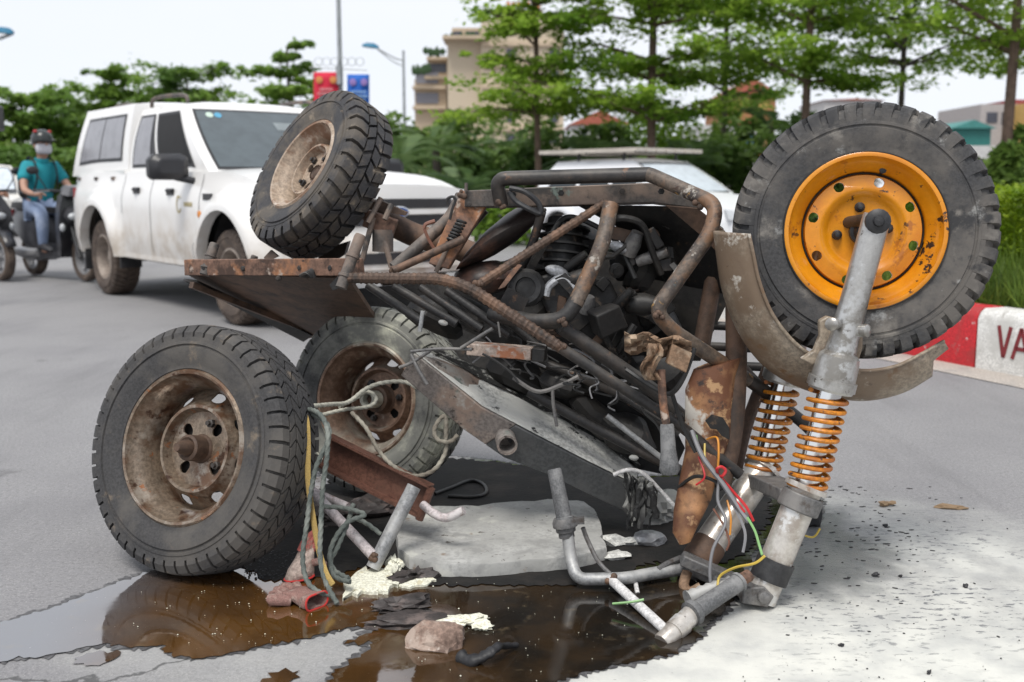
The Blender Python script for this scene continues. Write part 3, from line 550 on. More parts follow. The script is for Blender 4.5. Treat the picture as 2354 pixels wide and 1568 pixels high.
wire(w_gry, [(1590, 990, 2.68), (1615, 1050, 2.64), (1660, 1110, 2.6), (1700, 1170, 2.57), (1722, 1200, 2.55)], .0065, 'wiring_loom')
wire(w_gry, [(1655, 1090, 2.62), (1650, 1150, 2.6), (1668, 1200, 2.57), (1640, 1260, 2.55), (1632, 1310, 2.54), (1634, 1345, 2.53)], .0042)
wire(w_gry, [(1680, 1150, 2.6), (1712, 1220, 2.54), (1708, 1270, 2.52)], .004); wire(w_brn, [(1640, 1170, 2.62), (1665, 1210, 2.58), (1676, 1245, 2.56), (1670, 1265, 2.56)], .003)
wire(w_red, [(1606, 1050, 2.66), (1620, 1095, 2.63), (1600, 1115, 2.64)], .0026); wire(w_blk, [(1560, 1120, 2.72), (1600, 1095, 2.66), (1650, 1110, 2.62), (1690, 1150, 2.58)], .005)
wire(w_blk, [(1596, 800, 2.64), (1570, 870, 2.64), (1540, 905, 2.66), (1500, 890, 2.7), (1440, 850, 2.75)], .007, 'wiring_loom')
wire(w_blk, [(1545, 905, 2.68), (1570, 980, 2.68), (1600, 1040, 2.66)], .006, 'wiring_loom')
rr = random.Random(3)
for i in range(42):                                                  # burnt cable ends hanging in the frame
    x, y = rr.uniform(1100, 1480), rr.uniform(770, 880); y += (x-1250)*.35; Y = rr.uniform(2.84, 3.0); pts = [(x, y, Y)]
    for k in range(3): x += rr.uniform(-25, 45); y += rr.uniform(0, 28); pts.append((x, y, Y-.01*k))
    wire(rr.choice([w_blk, w_blk, w_gry, greycast]), pts, rr.uniform(.0016, .0038), 'burnt_cable')
wire(greycast, [(1180, 868, 2.86), (1235, 900, 2.86), (1290, 885, 2.86), (1330, 865, 2.86)], .0065, 'brake_arm')
wire(greycast, [(1270, 890, 2.86), (1272, 930, 2.86), (1280, 980, 2.86)], .005, 'brake_arm')
# --- long powder-dusted box
st = [((921, 862), (952, 812), (985, 808)), ((1062, 985), (1108, 938), (1120, 872)), ((1158, 1052), (1245, 1010), (1300, 960)), ((1262, 1092), (1350, 1064), (1395, 1015)), ((1448, 1182), (1458, 1116), (1470, 1080))]
top = MB()
sts = [[P(a[0], a[1], 3.0), P(b[0], b[1], 2.97), P(c[0], c[1], 3.12), P(c[0]-20, c[1]+90, 3.16)] for a, b, c in st]
box = MB(); box.loft([sts[0], sts[1], [sts[1][k].lerp(sts[2][k], .55) for k in range(4)]]); box.build('side_box', box_m, trike, bevel=.003)
box = MB(); box.loft([[sts[1][k].lerp(sts[2][k], .55)+Vector((0, .002, -.001)) for k in range(4)], sts[2], sts[3], sts[4]]); box.build('side_box', boxdark, trike, bevel=.003)
m = MB(); m.grid([[s[1].lerp(s[2], t)+Vector((0, 0, .004)) for t in (.03, .3, .6, .86)] for s in [sts[0]]+[sts[0][:] and [sts[0][k].lerp(sts[1][k], t) for k in range(4)] for t in (.33, .66)]+[sts[1]]+[[sts[1][k].lerp(sts[2][k], t) for k in range(4)] for t in (.33, .66)]+[sts[2]]+[[sts[2][k].lerp(sts[3][k], .5) for k in range(4)], sts[3], [sts[3][k].lerp(sts[4][k], .5) for k in range(4)], sts[4]]])
m.build('box_top', powdertop, trike)
q_ = [[sts[k][j].lerp(sts[k+1][j], t) for j in range(4)] for k in range(4) for t in (0, .2, .4, .6, .8)]+[sts[4]]; m = MB(); rz_ = random.Random(6); m.grid([[s[1].lerp(s[2], t+(rz_.uniform(-.08, .08) if t < .85 else 0))+Vector((0, 0, .006+rz_.uniform(0, .012))) for t in (.80, .88, .97, 1.08, 1.2)] for s in q_]); m.build('charred_crust', worn('charred_crust', (.02, .02, .019), [((.32, .32, .30), 20, .52, .62)], .95, bump=.9), trike, sharp=10)
MB().tube([P(1160, 1002, 3.0), P(1166, 1024, 2.92)], .030, 20, hollow=True).build('pipe_stub', box_m, trike)
tube('box_latch', [P(945, 815, 2.95), P(962, 850, 2.93), P(982, 884, 2.92)], .006, greycast, smooth=True); tube('box_latch', [P(918, 845, 2.95), P(950, 832, 2.94), P(990, 806, 2.93)], .005, greycast, smooth=True)
tube('thin_rod', [P(945, 808, 2.9), P(1010, 802, 2.88), P(1085, 803, 2.86)], .0045, greycast, smooth=True); tube('thin_rod', [P(1060, 800, 2.86), P(1132, 755, 2.84)], .005, greycast)
tube('thin_rod', [P(965, 762, 2.86), P(972, 715, 2.86)], .006, greytube); tube('thin_rod', [P(1145, 740, 2.88), P(1150, 775, 2.88)], .003, greycast)
for q in ((1020, 742), (1460, 1050)): MB().ball(P(q[0], q[1], 2.9), .014, .012, .008).jitter(.003, 60).build('powder_clump', powderboard, trike)
# melted cable bundle at the low end of the box
m = MB()
r2 = random.Random(8); scrapd = worn('charred_dusty_cable', (.03, .03, .03), [((.22, .22, .21), 22, .52, .66)], .9, bump=.8, dust=((.5, .5, .47), .6))
for i in range(16): x = r2.uniform(1436, 1492); m.tube(spline([P(x, 1082+(x-1436)*.5, 2.96), P(x+r2.uniform(0, 22), 1120+r2.uniform(0, 30), r2.uniform(2.88, 2.98)), P(x+r2.uniform(-6, 26), 1170+r2.uniform(0, 50), r2.uniform(2.86, 2.98))], 5), r2.uniform(.003, .010), 6)
m.jitter(.006, 60).build('melted_cable_bundle', scrapd, trike)
tube('thin_rod', [P(1410, 1092, 2.9), P(1445, 1080, 2.9), P(1480, 1090, 2.9), P(1520, 1130, 2.9), P(1570, 1185, 2.85)], .006, whitedust, smooth=True)
# --- cargo bed panel
bp = [P(424, 628, 3.45), P(800, 640, 3.05), P(868, 742, 3.5), P(702, 780, 3.95)]
m = MB(); m.prism(bp, (0, .02, .012)); m.build('bed_panel', rustdark, trike)
m = MB(); m.beam(P(430, 617, 3.45), P(832, 614, 3.03), .03, .052); m.jitter(.003, 22).build('bed_edge_rail', rustplate, trike, bevel=.003)
m = MB(); m.prism([P(424, 640, 3.44), P(455, 645, 3.42), P(720, 768, 3.86), P(700, 782, 3.9)], (0, -.02, -.004)); m.build('bed_corner_angle', burnt, trike)
m = MB(); m.beam(P(440, 655, 3.4), P(690, 752, 3.8), .02, .02); m.build('bed_rib', rustdark, trike)
def post(a, b, r, mat=rail_m):
    d = b-a; m = along(a, b, [(0, 0), (0, r*.86), (.04, r), (.38, r), (.39, r*1.22), (.43, r*1.22), (.44, r), (.74, r), (.75, r*1.25), (.80, r*1.25), (.81, r), (1, r), (1, 0)], 16)
    return m.build('hinge_post', mat, trike)
post(P(829, 540, 2.98), P(784, 662, 2.93), .0165); post(P(494, 560, 3.42), P(470, 632, 3.38), .0165); post(P(586, 588, 3.5), P(578, 612, 3.5), .012)
MB().prism([P(757, 655, 2.95), P(775, 636, 2.95), P(800, 655, 2.95), P(765, 668, 2.95)], (0, .02, 0)).build('torn_flange', steel_dk, trike)
m = MB()
for i in range(5): m.tube(spline([P(690+i*4, 634+i, 3.12), P(704+i*3, 628-i*2, 3.1), P(716+i*2, 638, 3.1)], 4), .005, 6)
m.build('wire_knot', steel_dk, trike)
# --- upper rear wheel on its axle
uc = P(735, 403, 3.50)
uax = rel_axis(735, 403, -.765, .50, .41)
uw = wheel_part('rear_wheel', uc, uax, trike, .4)
Rr, w, lip = .286, .165, .162
tyre_mb(Rr, w, lip, lug_rows(Rr, w, 34, frac=.72), deep=.012).build('tyre', rubberU, uw, local=True, sharp=30)
hw = w/2
def steel_wheel(parent, lip, w, mat, zd, nuts=(), hubr=.04, hubl=.06, nutmat=steel_dk, slots=8):
    hw = w/2; z = zd
    prof = [(lip+.004, hw*.90), (lip-.002, hw*.97), (lip-.009, hw*.95), (lip-.014, hw*.74), (lip-.022, hw*.62), (lip-.038, hw*.34), (lip-.041, z-.024), (lip-.046, z-.020), (lip*.615, z+.016), (lip*.575, z+.032), (lip*.535, z+.032), (lip*.49, z+.004), (lip*.20, z+.002), (0, z+.002)]
    m = rim_mb(prof, 96, depth=.005, holes={7: (slots, .2, .0125, .024), 11: (4, .08, .0185, .0155)}); rim_back(m, lip, w, lip); m.build('rim', mat, parent, local=True, sharp=50)
    MB().lathe([(lip*.10, z-.02), (lip*.56, z-.022), (lip*.57, z-.06), (lip*.1, z-.06)], seg=32).build('backing_drum', burnt, parent, local=True)  # dark drum added behind the disc so its inner holes look black
    for a in nuts:
        p = Vector((lip*.37*math.cos(a), lip*.37*math.sin(a), z+.004)); MB().lathe([(.012, 0), (.012, .010), (.007, .012), (.007, .02), (0, .02)], Matrix.Translation(p), 6).build('lug_nut', nutmat, parent, local=True)
    MB().lathe([(hubr*1.15, z), (hubr*1.1, z+.006), (hubr, z+.01), (hubr*.98, z+hubl), (hubr*.8, z+hubl+.004), (hubr*.62, z+hubl), (hubr*.6, z+hubl*1.2), (hubr*.45, z+hubl*1.5), (hubr*.3, z+hubl*1.75), (0, z+hubl*1.76)], seg=20).build('hub', rustdark, parent, local=True)
steel_wheel(uw, lip, w, rimpale, .012, [R_(a) for a in (20, 110, 200, 290)], .026, .004)
back = -uax
a0 = uc+back*.05; tube('rear_axle', [a0, P(880, 505, 3.5), P(960, 545, 3.5), P(1030, 560, 3.5), P(1100, 590, 3.5)], [.045, .055, .04, .04, .04][:5] if False else .040, rustdark, seg=14)
MB().lathe([(.085, 0), (.095, .02), (.09, .06), (.05, .075), (.045, .12)], Matrix.Translation(uc+back*.035)@frame(back).to_4x4(), 24).build('brake_drum', rustdark, trike)
MB().box(P(875, 513, 3.38), .05, .03, .028, Matrix.Rotation(.35, 3, 'Y')).build('spring_saddle', rustplate, trike, bevel=.004)
MB().tube([P(880, 528, 3.36), P(880, 578, 3.36)], .034, 16).build('axle_bush', rail_m, trike)
for a, b in (((858, 500), (832, 600)), ((876, 455), (846, 512)), ((900, 470), (884, 505)), ((880, 540), (900, 615))): tube('spring_bolt', [P(a[0], a[1], 3.34), P(b[0], b[1], 3.32)], .009, rail_m, seg=8)
m = MB(); m.prism([P(838, 462, 3.42), P(880, 463, 3.42), P(935, 488, 3.40), P(930, 496, 3.40), P(842, 478, 3.42)], (0, .05, 0)); m.build('leaf_spring', rustdark, trike)
m = MB(); m.prism([P(738, 575, 3.5), P(800, 555, 3.45), P(792, 585, 3.45), P(765, 602, 3.5), P(730, 598, 3.5)], (0, .06, 0)); m.build('axle_bracket', burnt, trike)
m = MB(); m.prism([P(606, 592, 3.42), P(622, 575, 3.42), P(640, 590, 3.42), P(612, 602, 3.42)], (0, .02, 0)); m.build('torn_flange', rail_m, trike)
MB().tube(spline([P(1030, 470, 3.0), P(1028, 458, 3.0), P(1040, 452, 3.0), P(1047, 460, 3.0), P(1040, 480, 3.0), P(1034, 505, 3.0)]), .004, 6).build('wire_hook', steel_dk, trike); tube('wire_hook', [P(1071, 440, 3.04), P(1072, 420, 3.04)], .005, rail_m)
MB().tube(spline([P(975, 525, 3.05), P(980, 515, 3.05), P(1000, 508, 3.05)]), .006, 6).build('wire_hook', w_brn, trike); MB().tube(spline([P(975, 525, 3.05), P(985, 550, 3.05), P(998, 572, 3.05)]), .005, 6).build('wire_hook', w_brn, trike)

# ================================================================ LOOSE WHEELS, BEAMS, ROPES, DEBRIS
lw = thing('loose_wheel', 'mud-brown steel wheel with worn tyre standing upright in the left puddle', 'wheel', P(466, 1032, 2.79), frame(rel_axis(470, 1032, -.66, .10, .745)), 'wheels beside the wreck')
Rr, w, lip = .337, .182, .207
tyre_mb(Rr, w, lip, road_rows(Rr, w, 52)).build('tyre', rubberL, lw, local=True, sharp=30)
steel_wheel(lw, lip, w, rimrust, .004, [R_(a) for a in (70, 330)], .036, .055)
ml = thing('loose_wheel', 'leaning wheel with yellowish powder on its tyre and a rope round its hub', 'wheel', P(868, 918, 3.48), frame(rel_axis(868, 918, -.53, .02, .845)), 'wheels beside the wreck')
Rr, w, lip = .313, .172, .189
tyre_mb(Rr, w, lip, road_rows(Rr, w, 46)).build('tyre', rubberP, ml, local=True, sharp=30)
steel_wheel(ml, lip, w, rimbrown, -.035, [R_(a) for a in (10, 130, 250)], .045, .045)
MB().lathe([(.03, 0), (.03, .06), (.024, .064), (.018, .06), (.017, .03), (0, .03)], Matrix.Translation((0, 0, .005)), 18).build('stub_axle', rope_w, ml, local=True)
ch = thing('channel_beam', 'brown rusty channel beam sloping down beside the grey slab', 'steel beam', G(900, 1160))
a0, a1 = P(742, 1035, 2.98), P(976, 1153, 2.86); t = (a1-a0).normalized(); up = Vector((t.z*-1, 0, t.x)).normalized(); bk = t.cross(up); bk = -bk if bk.y < 0 else bk
def chan(o, u0, u1, b0, b1): return [[c+up*u+bk*b for u, b in ((u0, b0), (u1, b0), (u1, b1), (u0, b1))] for c in (a0, a1)]
m = MB(); m.loft(chan(0, -.046, .046, .022, .028)); m.build('web', channel_m, ch)
for u in (.043, -.049): m = MB(); m.loft(chan(0, u, u+.007, -.012, .0275)); m.build('flange', channel_m, ch)
tube('end_plate', [a1+bk*.0+up*.045+t*.004, a1+bk*.0-up*.055+t*.004], .012, channel_m, seg=8, parent=ch)
hk = tag(MB().tube(spline([P(972, 1160, 2.84), P(1000, 1182, 2.80), P(1028, 1190, 2.78), P(1066, 1173, 2.77)]), .0125, 12).build('bent_rod', lilactube), 'bent pale rod end poking out between brown beam and grey slab', 'metal rod')
pf = thing('tube_frame', 'welded tube frame with a grey upright and a pale scuffed crossbar in the puddle', 'metal frame', G(860, 1310))
MB().tube([P(857, 1306, 2.70), P(952, 1118, 2.78)], .0195, 16, hollow=True).build('upright_tube', greytube, pf)
MB().tube([P(690, 1100, 2.95), P(858, 1278, 2.70)], .0145, 12).build('crossbar', lilactube, pf)
MB().tube([P(640, 1170, 3.1), P(712, 1126, 2.98), P(800, 1165, 2.9)], .012, 10).build('side_tube', lilactube, pf)
def twist(th, l, i): return 1+.17*math.cos(3*th-l*300)
def rope(label, pts, r=.0062, mat=rope_m, group='loose rope ends', step=.004):
    q = resample(spline([P(*p) for p in pts], 8), step); return tag(MB().tube(q, r, 12, mod=twist).build('rope', mat, None, sharp=70), label, 'rope', group)
rope('grey-green rope hanging in the outermost loop from the left wheel to the red glove', [(688, 938, 2.78), (730, 948, 2.68), (752, 985, 2.64), (752, 1045, 2.62), (742, 1120, 2.60), (738, 1200, 2.58), (736, 1280, 2.55), (748, 1335, 2.52), (775, 1388, 2.48)])
rope('grey-green rope hanging closest to the tyre and ending beside the ochre strap', [(700, 942, 2.76), (748, 970, 2.66), (755, 1010, 2.64), (728, 1070, 2.62), (715, 1130, 2.61), (706, 1200, 2.59), (696, 1280, 2.56), (706, 1335, 2.53), (735, 1362, 2.50), (765, 1368, 2.50)])
rope('taut powdered rope running from the left tyre up to the leaning wheel hub', [(690, 936, 2.80), (760, 930, 2.95), (800, 925, 3.05), (840, 895, 3.12), (880, 880, 3.15), (930, 878, 3.16), (960, 892, 3.14)], .0062, rope_w)
rope('short powdered rope wrapped across the hub of the leaning wheel', [(725, 958, 2.98), (790, 942, 3.05), (850, 934, 3.12), (865, 915, 3.15), (845, 900, 3.16), (820, 915, 3.14), (780, 935, 3.06)], .0055, rope_w)
rope('thin braided cable sagging across the leaning wheel to the grey box', [(808, 948, 2.98), (842, 985, 2.95), (870, 1035, 2.92), (905, 1072, 2.9), (950, 1094, 2.9), (995, 1082, 2.9), (1022, 1045, 2.92), (1026, 1015, 2.93)], .006, cable_m)
rope('coiled cable loop below the upper end of the grey box', [(1052, 1000, 2.93), (1035, 1015, 2.92), (1008, 1012, 2.92), (998, 990, 2.93), (1010, 965, 2.94), (1024, 960, 2.94), (1025, 1010, 2.93)], .006, cable_m)
rope('tangled rope lying over the pale crossbar with a pointed bend', [(745, 1165, 2.72), (790, 1168, 2.72), (838, 1183, 2.70), (800, 1200, 2.68), (772, 1235, 2.65), (758, 1275, 2.62), (768, 1310, 2.6), (802, 1330, 2.55)])
rope('tangled rope lying over the pale crossbar and dropping to the foam', [(812, 1160, 2.76), (800, 1200, 2.70), (775, 1260, 2.64), (760, 1290, 2.62), (770, 1325, 2.57), (805, 1338, 2.54)])
rope('rope end trailing from the crossbar towards the grey upright', [(815, 1190, 2.74), (845, 1205, 2.74), (875, 1228, 2.74)], .006)
m = MB()
pts = spline([P(*q) for q in ((692, 945, 2.75), (704, 965, 2.70), (708, 1020, 2.67), (708, 1100, 2.64), (718, 1180, 2.61), (732, 1260, 2.57), (748, 1315, 2.53), (765, 1345, 2.51))], 6)
tag(MB().tube(pts, .0085, 10, flat=.35).build('strap', strap_m), 'flat ochre strap hanging between the ropes beside the left tyre', 'strap')
# dark cable lying in the shadow under the box
tag(MB().tube(spline([G(x, y, .012) for x, y in ((1000, 1135), (1040, 1120), (1080, 1105), (1110, 1112), (1118, 1132), (1090, 1142), (1030, 1140))]), .006, 10).build('cable', w_blk), 'dark looped cable lying in the shade under the grey box', 'cable')
# slab
ol = [(917, 1215), (945, 1192), (1020, 1190), (1100, 1186), (1200, 1178), (1292, 1171), (1345, 1176), (1372, 1205), (1386, 1235), (1382, 1262), (1393, 1285), (1350, 1303), (1250, 1312), (1150, 1322), (1060, 1326), (985, 1322), (940, 1306), (915, 1290), (913, 1250)]
rs = random.Random(5)
def slab(name, ol, z0, z1, mat, label, cat, amp=.006, group=None, n=4, mid=None):
    pts = []
    for i in range(len(ol)):
        a, b = ol[i], ol[(i+1) % len(ol)]
        for k in range(n): t = k/n; pts.append((a[0]+(b[0]-a[0])*t+rs.uniform(-amp, amp)*700, a[1]+(b[1]-a[1])*t+rs.uniform(-amp, amp)*500))
    base = [G(x, y, z0) for x, y in pts]; c = sum(base, Vector())/len(base); rings = [base]
    for (s, z) in ((1.0, z0+(z1-z0)*.85), (.994, z1-.001), (.95, z1), (.6, z1+.001), (.25, z1+.0005)): rings.append([c+(p-c)*s+Vector((0, 0, z-z0+rs.uniform(-1, 1)*.0012)) for p in base])
    o = MB().loft(rings).build(name, mat, None, sharp=32); return tag(o, label, cat, group)
slab('powdered_slab', ol, .007, .044, powderboard, 'broken board coated in pale powder lying flat behind the handlebar', 'board', .0045, n=3)
# gloves
def glove(loc, rz, label, stand=False):
    g = thing('work_glove', label, 'glove', loc, Matrix.Rotation(rz, 3, 'Z'), 'dirty work gloves'); g.scale = (.78,)*3
    clothm = MATS.get('glove_cloth') or worn('glove_cloth', (.24, .135, .115), [((.34, .25, .215), 30, .48, .66), ((.05, .03, .025), 16, .55, .7)], .95, bump=.7, bscale=160)
    red = MATS.get('glove_hem') or plain('glove_hem', (.52, .035, .03), .8)
    if not stand:
        m = MB(); m.loft([[Vector((x, ry*math.cos(t), .030+rz_*math.sin(t)+.004*math.sin(3*t))) for t in [2*math.pi*j/18 for j in range(18)]] for x, ry, rz_ in ((.082, .046, .028), (.06, .044, .026), (.03, .040, .022), (0, .042, .018), (-.03, .044, .015), (-.05, .038, .012))], caps=False)
        o = m.jitter(.003, 70).build('cuff', clothm, g, local=True); o.modifiers.new('thick', 'SOLIDIFY').thickness = .004
        MB().tube([Vector((.082, .046*math.cos(t), .030+.028*math.sin(t)+.004*math.sin(3*t))) for t in [2*math.pi*j/24 for j in range(25)]], .0035, 6).build('hem', red, g, local=True)
        for k, (y, a, l) in enumerate(((.034, .35, .06), (.013, .1, .075), (-.009, -.1, .072), (-.03, -.3, .055))):
            a0 = Vector((-.04, y, .018)); d = Vector((-math.cos(a), math.sin(a), .12)); MB().tube([a0, a0+d*l*.5+Vector((0, 0, .012)), a0+d*l*.85, a0+d*l+Vector((0, 0, -.008))], [.015, .0145, .014, .007], 10).jitter(.002, 80).build('finger', clothm, g, local=True)
        MB().tube([Vector((-.005, -.035, .02)), Vector((-.03, -.068, .03)), Vector((-.055, -.078, .024)), Vector((-.066, -.08, .02))], [.016, .018, .018, .008], 10).jitter(.002, 80).build('thumb', clothm, g, local=True)
    else:
        m = MB(); m.loft([[Vector((ox+rx*math.cos(t), oy+ry*math.sin(t), z+sl*math.cos(t))) for t in [2*math.pi*j/18 for j in range(18)]] for z, rx, ry, ox, oy, sl in ((.012, .050, .034, 0, 0, .004), (.045, .045, .030, .006, .01, .006), (.08, .034, .026, .018, .02, .008), (.105, .026, .02, .026, .028, .006))], caps=False)
        o = m.jitter(.003, 70).build('cuff', MATS.get('glove_pale') or worn('glove_pale', (.46, .37, .32), [((.30, .19, .16), 20, .5, .64), ((.06, .05, .045), 14, .6, .7)], .95, bump=.6), g, local=True); o.modifiers.new('thick', 'SOLIDIFY').thickness = .004
        MB().tube([Vector((.050*math.cos(t), .034*math.sin(t), .012+.004*math.cos(t))) for t in [2*math.pi*j/24 for j in range(25)]], .0036, 6).build('hem', red, g, local=True)
        pal = MATS.get('glove_palm') or worn('glove_palm', (.42, .12, .10), [((.30, .22, .18), 25, .5, .65)], .9, bump=.5)
        for k, (x, l) in enumerate(((.006, .05), (.02, .065), (.034, .07), (.046, .055))):
            a0 = Vector((x, .026, .095)); MB().tube([a0, a0+Vector((.012, .008, l*.5)), a0+Vector((.026, .012, l*.85)), a0+Vector((.032, .012, l))], [.0125, .012, .011, .006], 10).build('finger', pal, g, local=True)
        MB().tube([Vector((.045, .0, .06)), Vector((.07, .0, .065)), Vector((.085, .002, .05)), Vector((.09, .002, .042))], [.013, .0135, .013, .007], 10).build('thumb', clothm, g, local=True)
    return g
glove(G(690, 1388), R_(-38), 'dirty red-hemmed glove lying flat with its open cuff towards the ropes')
glove(G(688, 1335), R_(12), 'red-palmed glove standing on its cuff under the hanging ropes', True)
# stone, foam, scraps
def lump(name, c, rx, ry, rz, mat, label, cat, rot=0, amp=.25, group=None, facet=True, seed=0):
    r = random.Random(seed); bm = bmesh.new(); bmesh.ops.create_icosphere(bm, subdivisions=3 if (mat is scrap_m or not facet) else 2, radius=1)
    for v in bm.verts:
        d = v.co.normalized(); k = 1+amp*(math.sin(d.x*3+seed)+math.sin(d.y*4+seed*2)+math.sin(d.z*3.3+seed*3))/2+amp*.45*(math.sin(d.x*11+seed)*math.sin(d.y*13+seed*2)+math.sin(d.z*12+d.x*7))+r.uniform(-.06, .06)*(2.4 if mat is scrap_m else 1); v.co = Vector((d.x*k*rx, d.y*k*ry, max(-.55, d.z*k)*rz))
    m = MB(); M = Matrix.Rotation(rot, 3, 'Z'); m.add([Vector(c)+M@v.co for v in bm.verts], [[v.index for v in f.verts] for f in bm.faces]); bm.free()
    return tag(m.build(name, mat, None, sharp=20 if facet else 45), label, cat, group)
stone_m = worn('pinkish_stone', (.24, .165, .13), [((.38, .30, .25), 14, .46, .60), ((.10, .065, .05), 9, .50, .62), ((.45, .38, .33), 30, .62, .7)], .9, bump=.8, bscale=60)
foam_m = worn('cream_foam', (.72, .70, .58), [((.55, .5, .34), 25, .55, .7)], .95, bump=.8, bscale=90)
rag_m = worn('black_rag', (.014, .014, .016), [((.04, .04, .042), 14, .5, .7)], .55, bump=.8, bscale=50)
scrap_m = worn('burnt_scrap', (.05, .042, .04), [((.14, .11, .10), 18, .5, .68), ((.015, .013, .012), 12, .5, .65)], .6, bump=.8, bscale=60)
bm = bmesh.new(); r = random.Random(4); c0 = G(1000, 1485, 0)
for x, y, z in ((-.082, -.02, 0), (-.072, .04, 0), (-.08, 0, .03), (-.045, -.01, .062), (-.03, .03, .066), (.0, -.05, .0), (.035, -.055, .006), (.03, -.04, .03), (.055, -.03, .034), (.075, .02, .052), (.078, -.01, .03), (.08, .04, 0), (.05, .06, .04), (.07, -.03, .0), (-.06, .05, .03), (.01, .03, .058), (-.01, -.035, .035), (-.05, -.04, .012)): bm.verts.new(c0+Vector((x, y, z))*.84)
bmesh.ops.convex_hull(bm, input=bm.verts); bmesh.ops.subdivide_edges(bm, edges=bm.edges, cuts=2, use_grid_fill=True)
for v in bm.verts: v.co += Vector((r.uniform(-1, 1), r.uniform(-1, 1), r.uniform(-1, 1)))*.0028
bm.verts.index_update(); m = MB(); m.add([v.co.copy() for v in bm.verts], [[v.index for v in f.verts] for f in bm.faces]); bm.free(); tag(m.build('stone', stone_m, None, sharp=14), 'pinkish broken stone in the middle of the dark puddle', 'stone')
lump('foam_piece', G(1066, 1428, .008), .05, .035, .012, foam_m, 'cream foam piece floating behind the pinkish stone', 'foam', .3, .3, facet=False, seed=4)
lump('foam_piece', G(1107, 1442, .006), .022, .02, .01, foam_m, 'small yellowish foam crumb at right of the pinkish stone', 'foam', .8, .5, facet=False, seed=6)
slab('foam_patch', [(800, 1338), (838, 1312), (890, 1308), (905, 1328), (918, 1345), (900, 1362), (850, 1368), (815, 1372), (780, 1385), (790, 1362)], .004, .014, foam_m, 'white foam sheet under the foot of the grey upright tube', 'foam', .012)
slab('foam_patch', [(915, 1345), (960, 1335), (996, 1326), (1000, 1338), (970, 1350), (930, 1353)], .004, .010, foam_m, 'narrow white foam strip in front of the powdered board', 'foam', .006)
lump('foam_piece', G(908, 1300, .02), .022, .02, .024, foam_m, 'cream foam crumb at the left corner of the powdered board', 'foam', 0, .5, facet=False, seed=9)
lump('burnt_scrap', G(955, 1322, .012), .05, .03, .02, scrap_m, 'crumbled burnt scrap under the board edge beside the foam strip', 'scrap', .4, .5, seed=11)
lump('burnt_scrap', G(920, 1395, .01), .075, .035, .018, scrap_m, 'burnt grey scrap in the puddle in front of the foam strip', 'scrap', .3, .5, seed=12)
lump('burnt_scrap', G(940, 1425, .008), .11, .05, .010, scrap_m, 'flat charred scrap between the red glove and the pinkish stone', 'scrap', .1, .4, seed=14)
tag(MB().tube(spline([G(1065, 1505, .012), G(1095, 1508, .02), G(1130, 1500, .026), G(1160, 1490, .02), G(1188, 1480, .014)]), [q*.72 for q in [.014, .022, .026, .02, .018, .018, .02, .022, .02, .02, .016, .018, .02, .018, .015, .016, .018, .016, .014, .014, .016, .018, .015, .012, .012, .012, .014, .012, .01, .01, .01, .008, .006]], 12).jitter(.007, 45).build('black_rag', rag_m, None, sharp=70), 'twisted black rag at the right of the pinkish stone', 'rag')
lump('melted_case', G(1495, 1238, .02), .055, .035, .024, silver_m, 'small grey melted case on the ground behind the handlebar', 'metal case', 0, .12, seed=21)
lump('burnt_scrap', G(1440, 1248, .01), .05, .03, .02, powdertop, 'powdery grey crumbs left of the melted case', 'scrap', 0, .5, seed=23)
lump('burnt_scrap', G(1420, 1278, .008), .05, .025, .010, powdertop, 'flat powdery scrap between board and melted case', 'scrap', .4, .5, seed=27)
lump('burnt_scrap', G(1520, 1180, .03), .06, .05, .06, powderboard, 'pale powdery heap below the low end of the grey box', 'scrap', .4, .4, seed=29, facet=False)
lump('black_block', G(1868, 1182, .035), .035, .03, .06, blackrub, 'black rubber block standing behind the near fork leg', 'rubber block', .3, .12, seed=31)
lump('burnt_scrap', G(760, 1190, .02), .10, .05, .04, scrap_m, 'muddy burnt lump in the shade behind the ropes', 'scrap', .3, .3, seed=33)
lump('burnt_scrap', G(860, 1165, .025), .08, .05, .03, scrap_m, 'pale-topped burnt lump under the brown beam', 'scrap', .3, .3, seed=34)
leaf_m = plain('dry_leaf', (.28, .19, .11), .8)
lump('dry_leaf', G(2192, 1166, .006), .05, .012, .008, leaf_m, 'dry curled leaf on the asphalt below the white kerb block', 'leaf', -.2, .3, seed=41)
lump('dry_leaf', G(2040, 1158, .008), .022, .014, .010, leaf_m, 'crumpled brown leaf nearest the front fork', 'leaf', .2, .5, seed=42)
for i, (x, y, r) in enumerate(((2035, 1208, .010), (2012, 1320, .012), (2070, 1324, .008), (1935, 1482, .009), (2137, 1545, .009), (2220, 1346, .012))):
    lump('charcoal_chip', G(x, y, .003), r*.9, r*.5, r*.45, rag_m, ('black chip lying farthest up the powder, nearest the dry leaves', 'elongated black chip below the fork on the powder', 'tiny black chip right beside the elongated one', 'black chip in front of the handlebar end on bright powder', 'black chip nearest the bottom of the powder field', 'black chip at the right of the powder field')[i], 'chip', .2*i, .4, 'black chips on the powder', seed=50+i)

